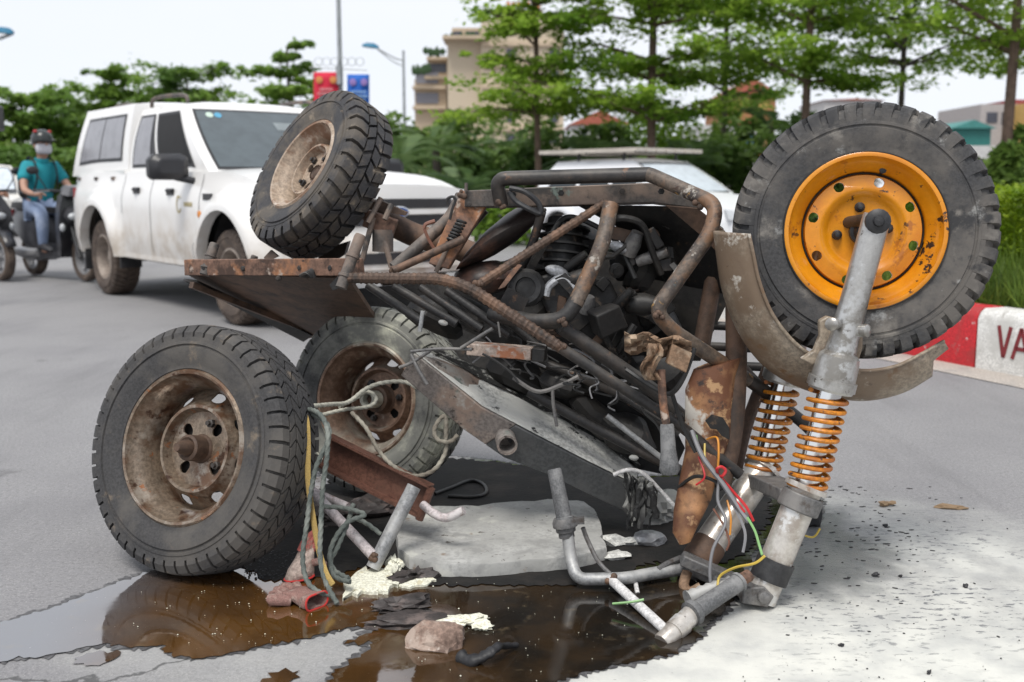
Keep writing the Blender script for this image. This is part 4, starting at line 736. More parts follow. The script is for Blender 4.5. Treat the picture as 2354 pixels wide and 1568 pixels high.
# ================================================================ GROUND
def road_material():
    d = ND('asphalt_with_powder'); g = d.node('ShaderNodeNewGeometry'); pos = g.outputs['Position']
    grain = d.math('ADD', d.math('MULTIPLY', d.noise(210, 3, pos, .8), .5), d.math('MULTIPLY', d.noise(75, 4, pos, .8), .5)); mid = d.noise(38, 4, pos); big = d.noise(1.1, 5, pos, .6)
    c = d.mix(d.ramp(grain, .38, .62), (.15, .148, .153), (.31, .305, .305)); c = d.mix(d.ramp(mid, .4, .75), c, (.235, .232, .238)); c = d.mix(d.math('MULTIPLY', d.ramp(big, .42, .7), .45), c, (.165, .162, .17))
    vp = d.mapped(pos, (1.0, 1.0, 1.0)); sp = d.node('ShaderNodeSeparateXYZ'); d.link(pos, sp.inputs[0]); X, Y = sp.outputs[0], sp.outputs[1]
    def blob(cx, cy, ax, ay, lo, hi, amp, sc):
        u = d.math('DIVIDE', d.math('SUBTRACT', X, cx), ax); v = d.math('DIVIDE', d.math('SUBTRACT', Y, cy), ay)
        r = d.math('SQRT', d.math('ADD', d.math('MULTIPLY', u, u), d.math('MULTIPLY', v, v)))
        r = d.math('ADD', r, d.math('MULTIPLY', d.math('SUBTRACT', d.noise(sc, 6, pos, .62), .5), amp)); return d.ramp(r, lo, hi, 1.0, 0.0)
    st = d.mapped(pos, (2.2, 1.3, 1)); streak = d.ramp(d.noise(3, 5, st, .6), .30, .62)
    p1 = blob(.80, 1.75, 1.05, 1.0, .45, 1.28, .5, 2.2); p2 = blob(1.05, 2.5, 1.1, .85, .4, 1.2, .7, 3)
    p2 = d.math('MULTIPLY', p2, d.math('ADD', d.math('MULTIPLY', streak, .40), .40))
    p3 = d.math('MULTIPLY', blob(-.55, 2.27, .60, .20, .5, 1.25, .9, 4), .22)
    p4 = d.math('MULTIPLY', blob(.4, 3.1, 1.0, .5, .5, 1.3, .8, 4), .55)
    pw = d.math('MAXIMUM', d.math('MAXIMUM', p1, p2), d.math('MAXIMUM', p3, p4))
    pc = d.mix(d.ramp(d.noise(9, 6, pos), .35, .7), (.63, .63, .58), (.48, .485, .46)); pc = d.mix(d.math('MULTIPLY', d.ramp(grain, .55, .75), .25), pc, (.35, .36, .36))
    agg = d.ramp(d.noise(150, 2, pos, .9), .60, .68); c = d.mix(d.math('MULTIPLY', agg, .5), c, (.40, .39, .38)); pit = d.ramp(d.noise(120, 2, d.mapped(pos, (1, 1, 3)), .9), .62, .70); c = d.mix(d.math('MULTIPLY', pit, .5), c, (.06, .06, .065))
    lane = d.mapped(pos, (1.6, .22, 1)); c = d.mix(d.math('MULTIPLY', d.ramp(d.noise(1.4, 5, lane, .65), .48, .72), .35), c, (.11, .108, .112)); oil = d.ramp(d.noise(2.3, 4, pos, .6), .66, .74); c = d.mix(d.math('MULTIPLY', oil, .45), c, (.075, .073, .075))
    c = d.mix(pw, c, pc)
    # wet dark spots around the wreck and fine specks on the powder
    zone = blob(.95, 2.75, .95, .75, .3, 1.15, .6, 3); sk = d.mapped(pos, (26, 60, 1)); spots = d.ramp(d.noise(1.0, 4, sk, .65), .555, .61)
    c = d.mix(d.math('MULTIPLY', d.math('MULTIPLY', d.math('MULTIPLY', spots, d.ramp(d.noise(3.1, 4, pos), .38, .56)), zone), .85), c, (.08, .085, .10))
    fine = d.math('MULTIPLY', d.ramp(d.noise(42, 2, d.mapped(pos, (.8, 1.3, 1))), .72, .75), blob(.9, 2.2, 1.3, 1.2, .5, 1.2, .3, 3)); c = d.mix(d.math('MULTIPLY', fine, .45), c, (.07, .07, .08))
    wet = blob(.75, 3.0, .42, .55, .6, 1.05, .8, 6); c = d.mix(d.math('MULTIPLY', wet, .72), c, (.055, .06, .072))
    # cracks in the foreground
    cr = d.node('ShaderNodeTexVoronoi', feature='DISTANCE_TO_EDGE'); cr.inputs['Scale'].default_value = 1.1
    wp = d.node('ShaderNodeMixRGB', blend_type='ADD'); wp.inputs[0].default_value = .22; nz = d.node('ShaderNodeTexNoise'); nz.inputs['Scale'].default_value = 9; nz.inputs['Detail'].default_value = 6; d.link(pos, nz.inputs['Vector']); d.link(pos, wp.inputs[1]); d.link(nz.outputs['Color'], wp.inputs[2]); d.link(wp.outputs[0], cr.inputs['Vector'])
    ck = d.math('MULTIPLY', d.ramp(cr.outputs['Distance'], .004, .010, 1, 0), blob(-.95, 2.05, .45, .3, .6, 1.1, .3, 3)); c = d.mix(d.math('MULTIPLY', ck, .75), c, (.05, .05, .05))
    rg = d.node('ShaderNodeMapRange'); d.put(rg.inputs[0], wet); rg.inputs[3].default_value = .85; rg.inputs[4].default_value = .28
    d.set(Base_Color=c, Roughness=rg.outputs[0]); d.bump(d.math('ADD', grain, d.math('MULTIPLY', mid, .6)), .45, .004); return d.m
asphalt = road_material()
m = MB(); m.add([(-400, -60, 0), (400, -60, 0), (400, 900, 0), (-400, 900, 0)], [(0, 1, 2, 3)]); struct(m.build('road', asphalt))
def jag(ol, step=.012, amp=.010, seed=1, z=.004, G_=True, grow=0):
    r = random.Random(seed); p = [G(x, y, z) if G_ else Vector((x, y, z)) for x, y in ol]; out = []
    for i in range(len(p)):
        a, b = p[i], p[(i+1) % len(p)]; L_ = (b-a).length; n = max(1, int(L_/step)); nrm = Vector(((b-a).y, -(b-a).x, 0)).normalized()
        for k in range(n):
            s = r.gauss(0, 1)*amp+grow; out.append(a.lerp(b, k/n)+nrm*s*(1 if k else .3))
    return out
def sheet(name, ol, mat, kind='structure', **k):
    from mathutils.geometry import tessellate_polygon
    p = jag(ol, **k); tr = tessellate_polygon([p]); m = MB(); m.add(p, tr); o = m.build(name, mat); o['kind'] = kind; return o
d = ND('oily_puddle'); pos = d.node('ShaderNodeNewGeometry').outputs['Position']
c = d.mix(d.ramp(d.noise(2.6, 5, pos), .42, .62), (.095, .043, .009), (.055, .026, .008)); sp = d.node('ShaderNodeSeparateXYZ'); d.link(pos, sp.inputs[0])
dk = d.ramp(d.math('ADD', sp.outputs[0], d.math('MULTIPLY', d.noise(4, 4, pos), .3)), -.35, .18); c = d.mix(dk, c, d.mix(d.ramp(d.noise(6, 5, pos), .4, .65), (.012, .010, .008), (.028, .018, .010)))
thin = d.ramp(d.math('ADD', sp.outputs[0], d.math('MULTIPLY', d.noise(3, 4, pos), .2)), -1.02, -.72, 1, 0); c = d.mix(thin, c, (.10, .10, .108))  # thin is only the mask of the far left, greyed in the colour to suit the sky's reflection
sed = d.ramp(d.noise(18, 4, pos), .60, .75); c = d.mix(d.math('MULTIPLY', sed, .35), c, (.16, .12, .07))
fl = d.ramp(d.noise(170, 2, pos), .73, .77); fl2 = d.math('MULTIPLY', fl, d.ramp(d.noise(5, 3, pos), .38, .62)); c = d.mix(d.math('MULTIPLY', fl2, .3), c, (.5, .47, .38))
d.set(Base_Color=c, Roughness=d.math('ADD', d.math('ADD', d.math('MULTIPLY', fl2, .5), d.ramp(d.noise(7, 4, pos), .4, .7, .0, .12)), .03), IOR=d.ramp(dk, 0, 1, 3.4, 1.5)); d.bump(d.noise(14, 3, pos), .05, .006)
puddle_m = d.m
PUD = [(-60, 1450), (110, 1400), (240, 1350), (370, 1304), (430, 1270), (520, 1240), (640, 1180), (700, 1110), (800, 1060), (950, 1040), (1150, 1060), (1400, 1100), (1560, 1090), (1700, 1100), (1850, 1120), (1888, 1150), (1880, 1195), (1800, 1205), (1740, 1260), (1700, 1330), (1680, 1392), (1640, 1425), (1600, 1470), (1560, 1496), (1500, 1512), (1420, 1528), (1330, 1548), (1270, 1572), (1180, 1600), (720, 1600), (770, 1545), (835, 1500), (858, 1478), (790, 1480), (886, 1438), (800, 1442), (700, 1466), (600, 1486), (520, 1503), (455, 1512), (395, 1505), (372, 1482), (300, 1490), (245, 1478), (130, 1500), (30, 1515), (-60, 1530)]
_p = [G(x, y) for x, y in PUD]; _s = sum(_p[i].x*_p[(i+1) % len(_p)].y-_p[(i+1) % len(_p)].x*_p[i].y for i in range(len(_p)))
damp_m = worn('damp_asphalt', (.075, .073, .075), [((.13, .128, .13), 30, .45, .62), ((.05, .05, .052), 70, .50, .62)], .5, bump=.5, bscale=120)
sheet('damp_margin', PUD, damp_m, amp=.007, step=.008, z=.0022, seed=3, grow=.012 if _s > 0 else -.012)
sheet('puddle', PUD, puddle_m, amp=.006, step=.01)
shade_m = worn('painted_shade', (.006, .0056, .005), [((.016, .013, .011), 9, .45, .65), ((.07, .07, .065), 26, .68, .73)], .92, bump=.6, bscale=60)  # near-black colour that stands in for shade
sheet('shade_patch', [(800, 1075), (960, 1045), (1150, 1062), (1400, 1100), (1560, 1095), (1700, 1105), (1770, 1130), (1770, 1190), (1715, 1275), (1640, 1300), (1500, 1290), (1400, 1330), (1300, 1345), (1000, 1345), (900, 1290), (700, 1335), (610, 1335), (548, 1300), (600, 1240), (680, 1165)], shade_m, amp=.008, step=.012, z=.0062, seed=8)  # shade under the wreck painted as a sheet, tyre's dark reflection at left
sheet('puddle', [(170, 1512), (230, 1494), (278, 1498), (262, 1514), (228, 1530), (190, 1532)], puddle_m, amp=.008, seed=4, z=.003)
sheet('puddle', [(600, 1568), (640, 1545), (690, 1540), (690, 1556), (640, 1575)], puddle_m, amp=.008, seed=5, z=.003)
# foam flecks floating on the puddle, gravel crumbs and specks on the powder
m = MB(); r = random.Random(9)
for i in range(80):
    x, y = r.uniform(960, 1640), r.uniform(1330, 1568)
    if y > 1568-(x-1250)*.42 and x > 1250: continue
    c = G(x, y, .0065); s = r.choice([.0006, .0008, .0008, .001, .0014, .0022]); m.ball(c, s, s*r.uniform(.6, 1.3), .0016, None, 6, 3)
for i in range(60):
    x, y = r.uniform(300, 900), r.uniform(1340, 1480); c = G(x, y, .0065); s = r.choice([.001, .0015, .002]); m.ball(c, s, s, .001, None, 6, 3)
m.build('foam_flecks', foam_m)['kind'] = 'stuff'
m = MB()
for i in range(230):
    x, y = r.gauss(1960, 230), r.uniform(1130, 1568)
    if x < 1780 and y > 1300 and x < 1780-(y-1300)*1.0+0: continue
    if x < 1700: continue
    c = G(x, y, .002); s = r.choice([.0008, .0008, .001, .0012, .0016, .0024]); m.ball(c, s*r.uniform(1, 2.4), s, s*.5, Matrix.Rotation(r.uniform(0, 3), 3, 'Z'), 6, 3)
for i in range(150):
    x, y = r.gauss(1950, 120), r.gauss(1225, 75)
    if x < 1840 or y < 1110: continue
    c = G(x, y, .0015); s = r.choice([.0015, .002, .003, .004]); m.ball(c, s*r.uniform(1.6, 3.5), s, .0012, Matrix.Rotation(r.uniform(-.5, .5), 3, 'Z'), 7, 3)
m.build('charcoal_specks', rag_m)['kind'] = 'stuff'
m = MB()
for i in range(220):
    x, y = r.uniform(560, 680), r.uniform(1265, 1330); c = G(x, y, .006); s = r.uniform(.0012, .0042); m.ball(c, s*r.uniform(.7, 1.5), s, s*.7, Matrix.Rotation(r.uniform(0, 3), 3, 'Z'), 6, 4)
m.build('wet_gravel', rag_m)['kind'] = 'stuff'

# ================================================================ KERB, HEDGE, GRASS
kerb_red = worn('red_kerb_paint', (.50, .018, .025), [((.34, .03, .03), 6, .48, .66), ((.5, .42, .40), 20, .61, .68), ((.20, .16, .14), 9, .62, .74)], .7, bump=.4); kerb_white = worn('white_kerb_paint', (.66, .65, .62), [((.5, .49, .46), 5, .45, .65), ((.30, .28, .25), 12, .60, .74)], .85, bump=.5)
letter_m = plain('dark_red_lettering', (.22, .025, .03), .8)
kA = Vector((2.66+.135, 5.43, 0)); kd = Vector((-1.11, 2.44, 0)).normalized(); kn = Vector((kd.y, -kd.x, 0)); kn = kn if kn.x > 0 else -kn
kt = thing('median_kerb', 'red and white painted median kerb blocks at right behind the front wheel', 'kerb', kA)
KH = .355; s_joint = (G(2235, 828)-G(2354, 872)).length
base0 = G(2354, 872); kd = (G(1655, 735)-base0).normalized(); kn = Vector((kd.y, -kd.x, 0)); s_joint = .34; BL = .765
def kerb_block(s0, s1, mat, nm):
    m = MB(); pr = [(0, 0), (-.0, .30), (.02, KH-.02), (.05, KH), (.22, KH), (.24, 0)]
    m.loft([[base0+kd*s+kn*a+Vector((0, 0, z)) for a, z in pr] for s in (s0+.004, s1-.004)]); return m.build(nm, mat, kt, bevel=.006)
col = [kerb_white, kerb_red]
for i in range(-3, 6):
    kerb_block(s_joint+BL*(i-1), s_joint+BL*i, kerb_white if i % 2 == 0 else kerb_red, 'kerb_block')
m = MB()
def stroke(pts, hw=.011):
    for a, b in zip(pts[:-1], pts[1:]):
        a3 = base0+kd*a[0]+Vector((0, 0, a[1]))-kn*.004; b3 = base0+kd*b[0]+Vector((0, 0, b[1]))-kn*.004; t = (b3-a3).normalized(); s = t.cross(kn).normalized()*hw
        m.loft([[a3-s, a3+s, a3+s+kn*.003, a3-s+kn*.003], [b3-s, b3+s, b3+s+kn*.003, b3-s+kn*.003]])
stroke([(.185, .275), (.145, .10), (.105, .275)]); stroke([(.085, .10), (.035, .275), (-.02, .10)]); stroke([(.065, .16), (.0, .16)])
m.build('lettering', letter_m, kt)
gut = worn('pale_gutter_concrete', (.40, .36, .32), [((.30, .28, .26), 4, .45, .65)], .9, bump=.5)
m = MB(); m.loft([[base0+kd*s-kn*a+Vector((0, 0, z)) for a, z in ((-.0, .004), (-.0, .012), (.22, .008), (.24, .004))] for s in (-2.3, 4.0)]); struct(m.build('gutter', gut))
soil = worn('median_soil', (.10, .075, .05), [((.16, .12, .08), 5, .45, .65)], .95, bump=.6)
m = MB(); m.loft([[base0+kd*s+kn*a+Vector((0, 0, z)) for a, z in ((.24, 0), (.24, .28), (6, .30), (6, 0))] for s in (-2.3, 2.6)]); struct(m.build('median_ground', soil))

# ================================================================ FOLIAGE
def leaf_mat(name, a, b, c, trans=.35, scale=.5):
    d = ND(name); g = d.node('ShaderNodeNewGeometry'); rnd = g.outputs['Random Per Island']; n = d.noise(scale, 3, g.outputs['Position'])
    col = d.mix(rnd, a, b); col = d.mix(d.ramp(n, .42, .68), col, c); d.set(Base_Color=col, Roughness=.55)
    tr = d.node('ShaderNodeBsdfTranslucent'); d.put(tr.inputs[0], col); ms = d.node('ShaderNodeMixShader'); ms.inputs[0].default_value = trans
    d.link(d.b.outputs[0], ms.inputs[1]); d.link(tr.outputs[0], ms.inputs[2]); d.link(ms.outputs[0], d.out.inputs[0]); return d.m
leafA = leaf_mat('terminalia_leaves', (.22, .37, .04), (.40, .55, .08), (.14, .27, .03), .6)
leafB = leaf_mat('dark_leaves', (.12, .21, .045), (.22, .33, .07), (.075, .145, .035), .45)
leafF = leaf_mat('far_leaves', (.15, .27, .05), (.26, .39, .07), (.10, .19, .04), .5, .25)
leafH = leaf_mat('hedge_leaves', (.20, .30, .015), (.32, .42, .025), (.13, .24, .012), .45, 3)
leafP = leaf_mat('palm_leaves', (.10, .18, .06), (.19, .28, .09), (.07, .13, .045), .4)
leafG = leaf_mat('grass_blades', (.12, .21, .03), (.22, .31, .05), (.09, .15, .03), .4, 4)
bark = worn('bark', (.15, .10, .075), [((.09, .06, .045), 9, .45, .65)], .9, bump=.6)
barkd = worn('dark_bark', (.06, .048, .042), [((.10, .08, .065), 9, .45, .65)], .9, bump=.6)
def leafquads(C, size, flat=.6, elong=2.0):
    n = len(C); nrm = rng.normal(size=(n, 3)); nrm[:, 2] = np.abs(nrm[:, 2])+flat*2; nrm /= np.linalg.norm(nrm, axis=1)[:, None]
    a = rng.normal(size=(n, 3)); a -= nrm*(a*nrm).sum(1)[:, None]; a /= np.linalg.norm(a, axis=1)[:, None]; b = np.cross(nrm, a)
    s = size*rng.uniform(.6, 1.35, size=(n, 1)); return np.stack([C-a*s, C-b*s/elong+nrm*s*.12, C+a*s, C+b*s/elong+nrm*s*.12], axis=1)
TREES = 'trees along the road'
def layered_tree(name, base, height, first, tr, spread, layers, leaf, leaves, lm, bm_, label, cat='tree', group=TREES, lean=0, seed=1, droop=.02, thick=.2):
    """trunk with tiers of near-horizontal limbs carrying flat pads of leaves"""
    r = random.Random(seed); base = Vector(base); t = thing(name, label, cat, base, None, group)
    top = base+Vector((lean*height, 0, height)); pts = [base.lerp(top, k/8*.93)+Vector((r.uniform(-.03, .03), r.uniform(-.03, .03), 0))*min(1, k)*height*.06 for k in range(9)]
    m = MB(); m.tube(pts, [tr*(1-.09*k) for k in range(9)], 8); C = []; nb = int(layers*5.5); ph = 0
    for b in range(nb):
        tier = (b//5.5+r.uniform(-.30, .30))/layers; f = max(0, min(1, tier)); z = first+(height-first)*(f**.92)*.98; c = base.lerp(top, z/height); ph += 2.4+r.uniform(-.5, .5); a = ph
        ln = spread*(1-.62*f**1.5)*r.choice([.45, .7, .85, 1.0, 1.15])*r.uniform(.85, 1.1); e = c+Vector((math.cos(a)*ln, math.sin(a)*ln, ln*r.uniform(.0, .42)))
        mid = c.lerp(e, .5)+Vector((0, 0, ln*.06)); m.tube([c, mid, e], [tr*.38*(1-.5*f)+.004, tr*.22*(1-.5*f)+.003, .004], 5)
        for k in range(int(5+ln*5)):
            s = r.uniform(.25, 1.1); p = c.lerp(e, s)+Vector((r.gauss(0, .20), r.gauss(0, .20), r.gauss(0, .035)))*ln; C.append((p, ln*r.uniform(.08, .22)))
        for k in range(2): sp_ = c.lerp(e, r.uniform(.4, .8)); q = sp_+Vector((r.gauss(0, .25)*ln, r.gauss(0, .25)*ln, .1*ln)); m.tube([sp_, q], [tr*.12+.002, .003], 4)
    m.build('trunk', bm_, t)
    per = max(4, leaves//max(1, len(C))); cs = np.array([tuple(p) for p, _ in C]); rd = np.array([q for _, q in C])
    idx = np.repeat(np.arange(len(C)), per); o = rng.normal(size=(len(idx), 3))*np.array([.6, .6, thick])*rd[idx][:, None]
    pos = cs[idx]+o; pos[:, 2] -= droop*rng.random(len(idx)); quads('crown', leafquads(pos, leaf), lm, t, base); return t
def bushy(name, c, rx, ry, h, leaf, n, lm, label, cat='bush', group=None, seed=0, z0=0):
    r = random.Random(seed); base = Vector(c); t = thing(name, label, cat, base, None, group); blobs = []
    for k in range(16): blobs.append((r.uniform(-.8, .8)*rx, r.uniform(-.8, .8)*ry, h*r.uniform(.15, .9), r.uniform(.25, .5)))
    m = MB()
    for k in range(5): b = blobs[k]; m.tube([base, base+Vector((b[0]*.4, b[1]*.4, b[2]*.5)), base+Vector(b[:3])], [.05, .035, .012], 5)
    m.build('stem', barkd, t); idx = rng.integers(0, len(blobs), n); bl = np.array(blobs); d = rng.normal(size=(n, 3)); d /= np.linalg.norm(d, axis=1)[:, None]
    q = bl[idx]; pos = np.stack([q[:, 0]+d[:, 0]*q[:, 3]*rx*rng.uniform(.4, 1.05, n), q[:, 1]+d[:, 1]*q[:, 3]*ry*rng.uniform(.4, 1.05, n), np.maximum(.02, q[:, 2]+d[:, 2]*q[:, 3]*h*.55)], 1)+np.array(tuple(base)); quads('foliage', leafquads(pos, leaf, .3), lm, t, base); return t
def palm(c, h, n, ln, label, seed, group='palms behind the cars'):
    r = random.Random(seed); base = Vector(c); t = thing('palm', label, 'palm', base, None, group); top = base+Vector((r.uniform(-.2, .2), 0, h))
    MB().tube([base, base.lerp(top, .5)+Vector((.05, 0, 0)), top], [.13, .10, .09], 8).build('trunk', barkd, t); V = []
    for k in range(n):
        a = 2*math.pi*k/n+r.uniform(-.2, .2); el = r.uniform(.1, 1.25); d = Vector((math.cos(a)*math.cos(el), math.sin(a)*math.cos(el), math.sin(el))); L_ = ln*r.uniform(.75, 1.1); sd = d.cross(Vector((0, 0, 1))).normalized(); prev = None
        for i in range(26):
            s = i/25; p = top+d*L_*s+Vector((0, 0, -L_*.62*s*s)); w_ = L_*.26*math.sin(math.pi*min(1, .12+s*.9))**.8
            for sg in (-1, 1):
                tip = p+sd*sg*w_*.85+d*w_*.55+Vector((0, 0, -w_*(.35+.3*s))); e = d*.022*L_/2
                V.append([p-e, tip.lerp(p, .45)-e*1.3, tip, tip.lerp(p, .45)+e*1.3])
    quads('crown', np.array([[tuple(v) for v in q] for q in V]), leafP, t, base)
def at(px, Y, z=0): q = P(px, 430, Y); return Vector((q.x, Y, z))
# the row on the right: five trunks one can tell apart
RT = (
 (1240, 16.5, 6.0, 1.9, .06, 1.2, 8, leafA, bark, 'slim tiered tree in front of the beige hotel', 11, -.02, 16000),
 (1498, 16.0, 8.6, 1.75, .075, 1.8, 10, leafA, bark, 'dense tiered tree directly above the burnt bumper bar', 21, -.01, 33000),
 (1845, 15.0, 8.8, 2.25, .07, 1.7, 9, leafA, bark, 'tiered tree rising just left of the yellow-rimmed wheel', 33, 0, 26000),
 (2062, 17.0, 8.6, 2.7, .06, 2.2, 9, leafA, barkd, 'thin dark-trunked tree rising above the yellow-rimmed wheel', 44, 0, 24000),
 (2303, 12.5, 8.0, 2.35, .075, 1.6, 9, leafA, bark, 'brown-trunked tree behind the yellow-green hedge at the right edge', 52, .008, 21000),
 (1660, 22, 9.2, 2.6, .08, 2.2, 9, leafA, barkd, 'crown filling the gap between the two middle trees, farther back', 61, 0, 15000))
for px, Y, h, fi, tr, sp, ly, lm, bk_, lab, sd, ln_, nl in RT: layered_tree('roadside_tree', at(px, Y*1.3), h*1.3, fi*1.3, tr*1.3, sp*1.3, ly, .072 if Y < 20 else .095, nl, lm, bk_, lab, seed=sd, lean=ln_)
# far row on the left
for i, (px, Y, h, sp, lab) in enumerate(((60, 38, 4.6, 2.6, 'low tree behind the motorcyclists at the left edge'), (265, 46, 6.6, 2.3, 'tall narrow tree behind the canopy of the pickup'), (440, 44, 6.2, 3.2, 'broad tiered tree above the pickup cab'), (350, 50, 5.9, 2.6, 'tree half hidden between the two tiered trees above the pickup'), (670, 40, 6.7, 2.0, 'tree just left of the red banner'), (560, 50, 5.0, 2.8, 'low tree above the pickup windscreen'), (160, 48, 4.9, 2.4, 'low tree between the motorcyclist and the pickup canopy'), (770, 55, 5.8, 2.4, 'tree behind the pole with the two banners'))):
    layered_tree('distant_tree', at(px, Y), h, 1.2, .12, sp*.92, 7, .14, 11000, leafF, barkd, lab, thick=.36, droop=.06, group='far trees on the left', seed=70+i)
for i, (px, Y, rx, h, lab) in enumerate(((20, 34, 2.2, 2.2, 'bush mass at the left edge behind the van'), (150, 36, 2.5, 2.4, 'bush mass behind the helmeted rider'), (330, 40, 3.2, 2.6, 'bush mass behind the pickup canopy'), (540, 40, 3.4, 2.4, 'bush mass behind the pickup windscreen'), (760, 42, 3.2, 3.2, 'bush mass behind the upper rear wheel'))):
    bushy('roadside_bush', at(px, Y), rx, 1.0, h, .16, 4500, leafF, lab, group='bushes behind the vehicles', seed=i)
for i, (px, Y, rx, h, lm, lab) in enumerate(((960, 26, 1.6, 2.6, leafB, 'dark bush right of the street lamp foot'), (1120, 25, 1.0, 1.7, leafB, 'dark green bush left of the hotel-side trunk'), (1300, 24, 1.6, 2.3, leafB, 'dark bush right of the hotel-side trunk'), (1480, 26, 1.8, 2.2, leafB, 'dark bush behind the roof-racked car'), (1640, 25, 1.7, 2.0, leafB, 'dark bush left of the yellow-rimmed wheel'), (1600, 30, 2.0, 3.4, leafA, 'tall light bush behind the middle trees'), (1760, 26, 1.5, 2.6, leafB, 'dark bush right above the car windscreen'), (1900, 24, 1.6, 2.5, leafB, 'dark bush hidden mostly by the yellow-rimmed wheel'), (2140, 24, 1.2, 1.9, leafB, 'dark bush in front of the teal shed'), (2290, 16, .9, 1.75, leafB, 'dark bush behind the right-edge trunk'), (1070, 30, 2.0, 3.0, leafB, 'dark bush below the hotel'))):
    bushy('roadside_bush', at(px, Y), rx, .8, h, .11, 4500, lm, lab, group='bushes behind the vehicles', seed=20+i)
for i, (px, Y, h, ln, lab) in enumerate(((925, 22, 1.5, 1.7, 'palm nearest the street lamp'), (1000, 24, 1.9, 1.9, 'palm with raised fronds under the beige hotel'), (1085, 21, 1.0, 1.5, 'low palm left of the hotel-side trunk'), (1180, 26, 1.8, 1.8, 'palm just left of the hotel-side trunk'), (1330, 23, 1.6, 1.7, 'palm right of the hotel-side trunk'), (1575, 24, 1.5, 1.6, 'palm right of the second trunk'), (1760, 28, 2.6, 2.0, 'taller palm behind the third trunk'), (2135, 20, 1.7, .9, 'small banana-like palm right above the tyre'), (2215, 18, .9, 1.1, 'low palm in front of the grey house'))):
    palm(at(px, Y), h, 15, ln, lab, 100+i)
# clipped hedge and grass on the median
ht = thing('hedge', 'clipped yellow-green hedge on the median behind the white kerb block', 'hedge', base0+kn*1.2)
n = 30000; s = rng.uniform(-2.2, 1.9, n); a = rng.uniform(.62, 1.8, n); face = rng.random(n) < .45
a = np.where(face, .66+np.abs(rng.normal(0, .035, n)), a); z = np.where(face, rng.uniform(.62, 1.02, n), .99+rng.normal(0, .022, n)); pos = np.array(tuple(base0))+np.outer(s, tuple(kd))+np.outer(a, tuple(kn)); pos[:, 2] = z+.02*np.sin(s*5)+.015*np.sin(s*13+a*7)
quads('foliage', leafquads(pos, .018, .4), leafH, ht, base0+kn*1.2)
m = MB()
for k in range(16): c = base0+kd*(-2+k*.25)+kn*1.1; m.tube([c+Vector((0, 0, .28)), c+Vector((.03, .02, .7)), c+Vector((.0, .1, .95))], [.02, .014, .006], 5)
m.build('stems', barkd, ht)
m = MB(); m.loft([[base0+kd*s+kn*q+Vector((0, 0, z)) for q, z in ((.85, .3), (.8, .9), (1.7, .92), (1.7, .3))] for s in (-2.2, 1.85)]); m.build('inner_leaves', leafH, ht)
n = 9000; s = rng.uniform(-2.2, 2.3, n); a = np.abs(rng.normal(0, .16, n))+.27; b0 = np.array(tuple(base0))+np.outer(s, tuple(kd))+np.outer(a, tuple(kn)); b0[:, 2] = .29
hgt = rng.uniform(.12, .52, n)*(.55+.6*np.clip((a-.25)/.35, 0, 1)); tip = b0+np.stack([rng.normal(0, .09, n), rng.normal(0, .09, n), hgt], 1); sd = rng.normal(size=(n, 3))*np.array([1, 1, 0]); sd /= np.linalg.norm(sd, axis=1)[:, None]; sd *= .004
quads('median_grass', np.stack([b0-sd, (b0+tip)/2-sd*.9+np.array([0, 0, .02]), tip, (b0+tip)/2+sd*.9+np.array([0, 0, .02])], 1), leafG, kind='stuff')
# far green verge behind the cars
far_ol = leaf_mat('verge_leaves', (.12, .22, .02), (.2, .32, .03), (.08, .17, .02), .4, 1)
n = 6000; x = rng.uniform(-2.5, 12, n); y = 19+rng.normal(0, .3, n); z = rng.uniform(.05, .85, n); o = quads('verge_hedge', leafquads(np.stack([x, y, z], 1), .09, .2), far_ol); tag(o, 'low bright green hedge strip seen through the frame behind the wreck', 'hedge')

# ================================================================ BUILDINGS
bei = worn('beige_render', (.50, .40, .29), [((.44, .35, .25), .4, .45, .65)], .9, bump=0); bei2 = plain('beige_band', (.56, .47, .35), .9); wing = plain('window_glass_dark', (.06, .065, .085), .15); wingl = plain('window_glass_grey', (.20, .20, .23), .2); terr = plain('terrace_planting', (.04, .08, .03), .9); orp = plain('orange_sign', (.55, .2, .08), .8)
hot = thing('hotel_building', 'beige hotel with stepped planted terraces on its left side', 'building', at(1140, 130))
HY = 130; sc = F/HY
def hx(px): return (px-1177)/F*HY
def hz(py): return 1+(430-py)/F*HY
def hbox(nm, x0, x1, y0, y1, d0, d1, mat, par=hot):
    m = MB(); a, b = hx(x0), hx(x1); z0, z1 = hz(y1), hz(y0); m.loft([[Vector((a, HY+d0, z)), Vector((b, HY+d0, z)), Vector((b, HY+d1, z)), Vector((a, HY+d1, z))] for z in (z0, z1)]); return m.build(nm, mat, par)
hbox('wall', 958, 1030, 190, 470, 0, 14, bei); hbox('wall', 1110, 1290, 66, 470, -4, 14, bei2); hbox('wall', 1036, 1110, 112, 470, -3, 14, bei2); hbox('wall', 1042, 1110, 76, 111, 1, 14, bei)
hbox('wall', 985, 1030, 140, 188, 2, 14, bei); hbox('wall', 1156, 1245, 40, 66, 0, 12, bei)
for (x0, x1, y0, y1) in ((961, 1012, 176, 200), (961, 1012, 220, 244)): hbox('window', x0, x1, y0, y1, -.12, .1, wingl)
for (x0, x1, y0, y1) in ((988, 1028, 152, 172), ): hbox('window', x0, x1, y0, y1, 1.85, 2.1, wing)
for (x0, x1, y0, y1) in ((1045, 1066, 84, 104), (1072, 1104, 84, 104)): hbox('window', x0, x1, y0, y1, .88, 1.1, wing)
for y in (120, 165, 210, 255, 300): hbox('wall_band', 1112, 1290, y, y+8, -4.35, -4.0, bei)
for y in (130, 175, 220, 265, 310):
    for x in (1165, 1258): hbox('window', x, x+20, y+4, y+24, -4.12, -3.9, wing)
